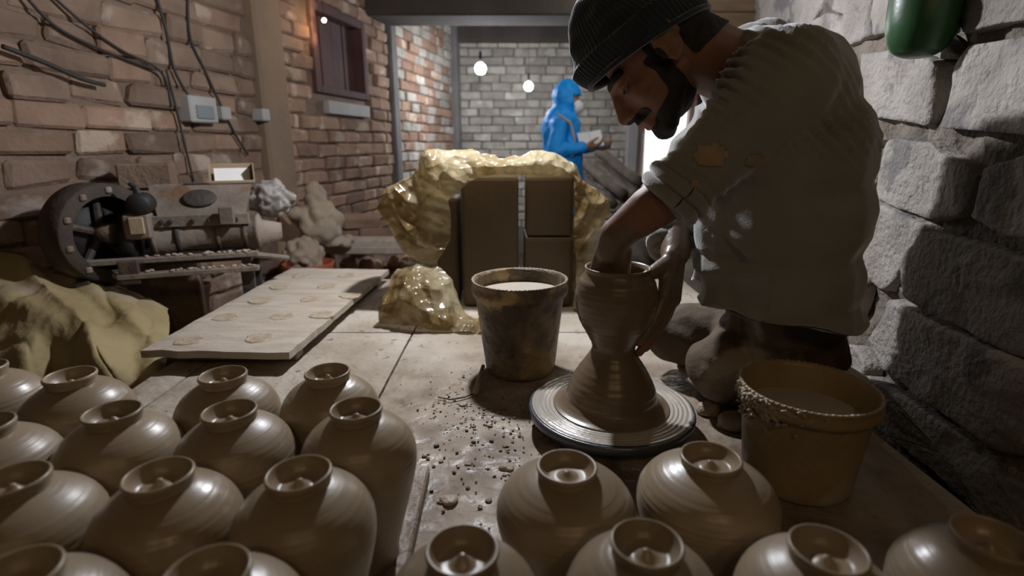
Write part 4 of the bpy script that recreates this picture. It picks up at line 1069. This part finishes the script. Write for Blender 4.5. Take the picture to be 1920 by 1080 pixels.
def folds(p, n):
    q = p-LSH; t = q.dot(AX)/AL; rad = (q-AX*t*AL).length
    out = .005*nz(p, 9, 1)+.0025*nz(p, 22, 4)
    if rad < .17 and -.5 < t < 1.05:
        side = nz(p, 7, 3)
        ph = t*84+11.0*nz(p, 3.5, 8)+4*nz(p, 9, 3)+q.dot(Vector((0, 0, 1)))*34
        am = .0085*math.exp(-((t-.08)/.33)**2)*max(0, n.z*.75+.22)*(.2+2.2*abs(nz(p, 8, 6)))*1.9
        out += am*(1-1.6*abs(math.sin(ph*.5)))
        if t > .6: out += .004*math.sin(t*60+4*nz(p, 8))*(t-.6)*2
    q2 = p-REL; 
    if q2.length < .16 and p.y > 1.0: out += .006*(1-1.5*abs(math.sin(p.z*75+3*nz(p, 10))))
    if p.z < .34 and p.x < .42: out += .010*(1-1.4*abs(math.sin(p.z*38+2*nz(p, 9))))
    if p.z < .22: out += .006*math.sin(p.z*160+3*nz(p, 12))
    p = p+n*out; hem = .238+.010*math.sin(p.x*28+p.y*17)+.006*nz(p, 14)
    if p.z < hem: p.z = hem+(p.z-hem)*.04
    return p
swo = fuse('sweater', sw, .0055, 5, 'sweater', body, folds, lambda c: not ((c-LEL).dot(AX) > .040 and (c-LEL).length < .13))
def torus(c, axis, r0, r1, m, name, parent, amp=.0):
    x, y, d_ = frame(axis); pts = []
    for k in range(41):
        a = 2*math.pi*k/40; rr_ = r0*(1+amp*math.sin(3*a+1)); pts.append(c+(x*math.cos(a)+y*math.sin(a))*rr_+d_*amp*.05*math.sin(2*a))
    return obj(name, tube(bmesh.new(), pts, r1, 12, False), m, parent, True)
cu = LEL+AX*.024
torus(cu, AX, .0455, .012, 'sweater', 'cuff', swo, .05); torus(cu-AX*.020, AX, .0485, .012, 'sweater', 'cuff', swo, .06)
RX = (P(1266, 438, 1.05)-REL).normalized()
for k in range(4): torus(P(1266, 438, 1.05)+RX*(.03-.022*k), RX, .043+.003*k, .0125, 'sweater', 'cuff', swo, .08)
cax = (nb_-hd(-.035, 0, -.05)).normalized()
torus(hd(-.035, 0, -.05).lerp(nb_, .80), cax, .063, .014, 'sweater', 'collar', swo, .05)
torus(hd(-.035, 0, -.05).lerp(nb_, .98), cax, .072, .018, 'sweater', 'collar', swo, .08)
# dried clay splashes on the sleeve
swm = swo.data
def splash(px, py, sx, sy, sd):
    """Thin crust laid on the sleeve's surface round a point."""
    d_ = (P(px, py, 1)-Vector((0, 0, CH))).normalized()
    dg = bpy.context.evaluated_depsgraph_get(); dg.update()
    ok, loc, nn, _ = swo.ray_cast(Vector((0, 0, CH)), d_)
    if not ok: return
    b2 = bmesh.new(); b2.from_mesh(swm)
    def inside(c):
        q = c-loc; a = q.x/sx; e = q.z/sy
        return q.length < .06 and a*a+e*e < 1+.9*nz(c, 70, sd)
    bmesh.ops.delete(b2, geom=[f for f in b2.faces if not inside(f.calc_center_median())], context='FACES'); b2.normal_update()
    for v in b2.verts: v.co += v.normal*.0022
    me = bpy.data.meshes.new('clay_splash'); b2.to_mesh(me); b2.free(); me.materials.clear()
    link('clay_splash', me, 'dry_clay', swo, True)
bpy.context.view_layer.update()
splash(1335, 292, .020, .015, 1); splash(1303, 350, .007, .011, 2); splash(1415, 300, .014, .008, 4)
# trousers
tr = bmesh.new()
for h_, k_, a_ in ((LH, LK, LA), (RH, RK, RA)):
    cap(tr, h_, k_, .098, .068); cap(tr, k_, a_, .058, .046)
cap(tr, LH, RH, .10, .10); cap(tr, T(1440, 640, 1.06)+BL*.05, T(1440, 640, 1.06)-BL*.06, .112, .112); cap(tr, T(1460, 575, 1.05)+BL*.07, T(1460, 575, 1.05)-BL*.07, .106, .106); cap(tr, T(1460, 610, 1.06)+BL*.06, T(1460, 610, 1.06)-BL*.07, .113, .113)
cap(tr, LH.lerp(LK, .5), RH.lerp(RK, .55), .05, .05)
fuse('trousers', tr, .007, 5, 'trousers', body, lambda p, n: p+n*(.007*nz(p, 12, 2)+.004*nz(p, 30)+.005*math.sin(p.x*60+p.z*50+3*nz(p, 8))))
# cushion he sits on
cu_ = bmesh.new(); c = T(1470, 660); ball(cu_, Vector((c.x+.03, 1.10, .035)), (.20, .19, .032), None, 32, 14)
for v in cu_.verts: v.co.z = max(.002, v.co.z+.006*nz(v.co, 18))
tag(obj('seat_cushion', cu_, 'trousers', None, True), 'flattened muddy sack the potter sits on', 'cushion')

# ------------------------------------------------------------------ the visitor in blue
YM = 4.4
def V(px, py, dy=0.0): return P(px, py, YM+dy)
mb = bmesh.new()
hc = V(1066, 188); sh = V(1052, 232); hip = V(1058, 345); hip.z = max(hip.z, GZ+.80)
ball(mb, hc, (.085, .08, .11)); ball(mb, hc+Vector((.045, -.01, -.04)), (.05, .055, .065)); ball(mb, hc+Vector((.09, -.015, -.02)), (.018, .012, .02))
cap(mb, hc+Vector((-.01, 0, -.05)), sh, .06, .07); cap(mb, sh, hip, .12, .12)
le, lh = V(1040, 285, -.2), V(1094, 276, -.22); re, rh = V(1072, 280, .16), V(1112, 274, -.05)
cap(mb, sh+Vector((-.02, -.16, -.02)), le, .05, .04); cap(mb, le, lh, .04, .028)
cap(mb, sh+Vector((.0, .16, -.02)), re, .05, .04); cap(mb, re, rh, .04, .028)
hand(mb, lh, Vector((1, .1, .05)), Vector((0, -.6, -1)), Vector((0, -.3, 1)), .5, 1.0)
hand(mb, rh, Vector((1, -.1, .05)), Vector((.2, -1, -.3)), Vector((0, 0, 1)), .55, 1.0)
for s, dx in ((-1, -.06), (1, .08)):
    a = hip+Vector((0, s*.09, 0)); k_ = Vector((hip.x+dx*.6+.02, a.y, GZ+.46)); f_ = Vector((hip.x+dx, a.y, GZ+.09))
    cap(mb, a, k_, .085, .06); cap(mb, k_, f_, .055, .04); cap(mb, f_+Vector((-.03, 0, -.04)), f_+Vector((.15, 0, -.055)), .045, .033)
man = tag(fuse('person', mb, .009, 3, 'skin_far'), 'person in a hooded blue jacket and white face mask reading in the background', 'person')
jb = bmesh.new()
ball(jb, hc+Vector((-.015, 0, .022)), (.118, .112, .140)); cap(jb, hc+Vector((-.03, 0, -.06)), sh+Vector((0, 0, .02)), .098, .105)
cap(jb, sh+Vector((-.01, -.13, -.03)), sh+Vector((0, .13, -.03)), .085, .085)
cap(jb, sh+Vector((0, 0, -.02)), hip+Vector((.01, 0, -.10)), .155, .150); cap(jb, sh+Vector((.03, -.06, -.1)), hip+Vector((.03, -.06, -.12)), .12, .14); cap(jb, sh+Vector((.03, .06, -.1)), hip+Vector((.03, .06, -.12)), .12, .14)
cap(jb, sh+Vector((-.02, -.17, -.03)), le, .075, .062); cap(jb, le, le.lerp(lh, .92), .062, .045)
cap(jb, sh+Vector((.0, .17, -.03)), re, .075, .06); cap(jb, re, re.lerp(rh, .9), .06, .045)
fc = hc+Vector((.075, -.02, -.045))
def jkeep(c):                                    # open the hood over the face
    q = c-fc; return not (q.x > -.035-.25*q.z and abs(q.z+.005) < .085 and c.z > sh.z+.03 and q.x > -.05)
fuse('jacket', jb, .010, 3, 'jacket', man, lambda p, n: p+n*(.012*nz(p, 9)+.007*nz(p, 22, 3)), jkeep)
mk = bmesh.new(); ball(mk, hc+Vector((.062, -.016, -.052)), (.058, .064, .058), None, 24, 16); mko = obj('face_mask', mk, 'white', man, True)
tj = bmesh.new()
for s, dx in ((-1, -.06), (1, .08)):
    a = hip+Vector((0, s*.09, .02)); k_ = Vector((hip.x+dx*.6+.02, a.y, GZ+.46)); f_ = Vector((hip.x+dx, a.y, GZ+.10)); cap(tj, a, k_, .10, .075); cap(tj, k_, f_, .072, .06)
fuse('trousers', tj, .012, 3, 'trousers_dark', man)
st = [sh+Vector((-.05, -.215, .06)), sh+Vector((.05, -.225, .0)), sh+Vector((.085, -.215, -.12)), sh+Vector((.07, -.22, -.25))]
obj('backpack_strap', tube(bmesh.new(), st, .012, 8), 'strap', man, True)
nbk = empty('notebook', V(1107, 262, -.18)); nbk.rotation_euler = (math.radians(62), math.radians(-8), math.radians(8)); tag(nbk, 'open white notebook held by the person in blue', 'notebook')
for s in (-1, 1):
    b = bmesh.new(); box(b, Vector((s*.047, 0, .004)), (.092, .13, .006), Matrix.Rotation(s*-.12, 3, 'Y'), .001); o = link('page_block', _me(b), 'white', nbk)
b = bmesh.new(); box(b, Vector((0, 0, -.003)), (.196, .138, .003), None, .001); link('cover', _me(b), 'jacket', nbk)

# ------------------------------------------------------------------ bulbs (the one behind the potter is an added fill)
def bulb(loc, power, col, label, s=.032, es=60, top=2.1, vis=True):
    e = empty('light_bulb', loc); tag(e, label, 'light bulb')
    L_ = Vector(loc)
    obj('glass', lathe(bmesh.new(), smoothprof([(0, -s), (s*.7, -s*.72), (s, 0), (s*.80, s*.60), (s*.42, s*.92), (s*.30, s*1.0)], 5), 24, L_), emat('glow', col, es), e, True)
    obj('socket', lathe(bmesh.new(), [(0, s*.97), (s*.32, s*.98), (s*.32, s*1.7), (s*.15, s*2.9), (0, s*2.9)], 20, L_), 'black', e, True)
    obj('cord', tube(bmesh.new(), [L_+Vector((0, 0, s*2.85)), Vector((L_.x, L_.y, top))], .0018, 6), 'cord', e)
    l = light('bulb_light', (0, 0, -s*1.25), power, col, s); l.parent = e
    return e
COOL = (.90, .93, 1.0); WARMC = (1.0, .70, .36)
bulb(KEY, P_KEY, COOL, 'bare cool white bulb hanging over the plastic-covered clay', .032, 60, 2.1)
bulb(P(901, 129, 4.9), P_BACK, (.90, .92, 1.0), 'bare bulb glowing higher, left of the two in the background', .048, 70, 2.1)
bulb(P(991, 162, 5.2), P_BACK*.8, (.90, .92, 1.0), 'smaller lower glowing bulb beside the person in blue', .040, 70, 2.1)
bulb(Vector((.80, 3.7, 1.75)), 14.0, (1.0, .95, .88), 'added unseen fill bulb near the beam, lighting the person in blue', .03, 40, 2.1)  # added fill, out of view: brightens the visitor's front and mask
bulb(Vector((.45, -.75, 1.35)), P_WARM, WARMC, 'warm bulb hanging behind the camera, right', .03, 30, 2.1)
bulb(Vector((-.15, -1.0, 1.5)), P_WARM, WARMC, 'warm bulb hanging behind the camera, left', .03, 30, 2.1)
wp = onL(3.42, P(594, 40, 3.42).z, .12)
bulb(wp, P_SIDE, (1.0, .62, .32), 'small warm bulb above the shuttered window', .012, 40, wp.z+.2)
bpy.context.view_layer.update()
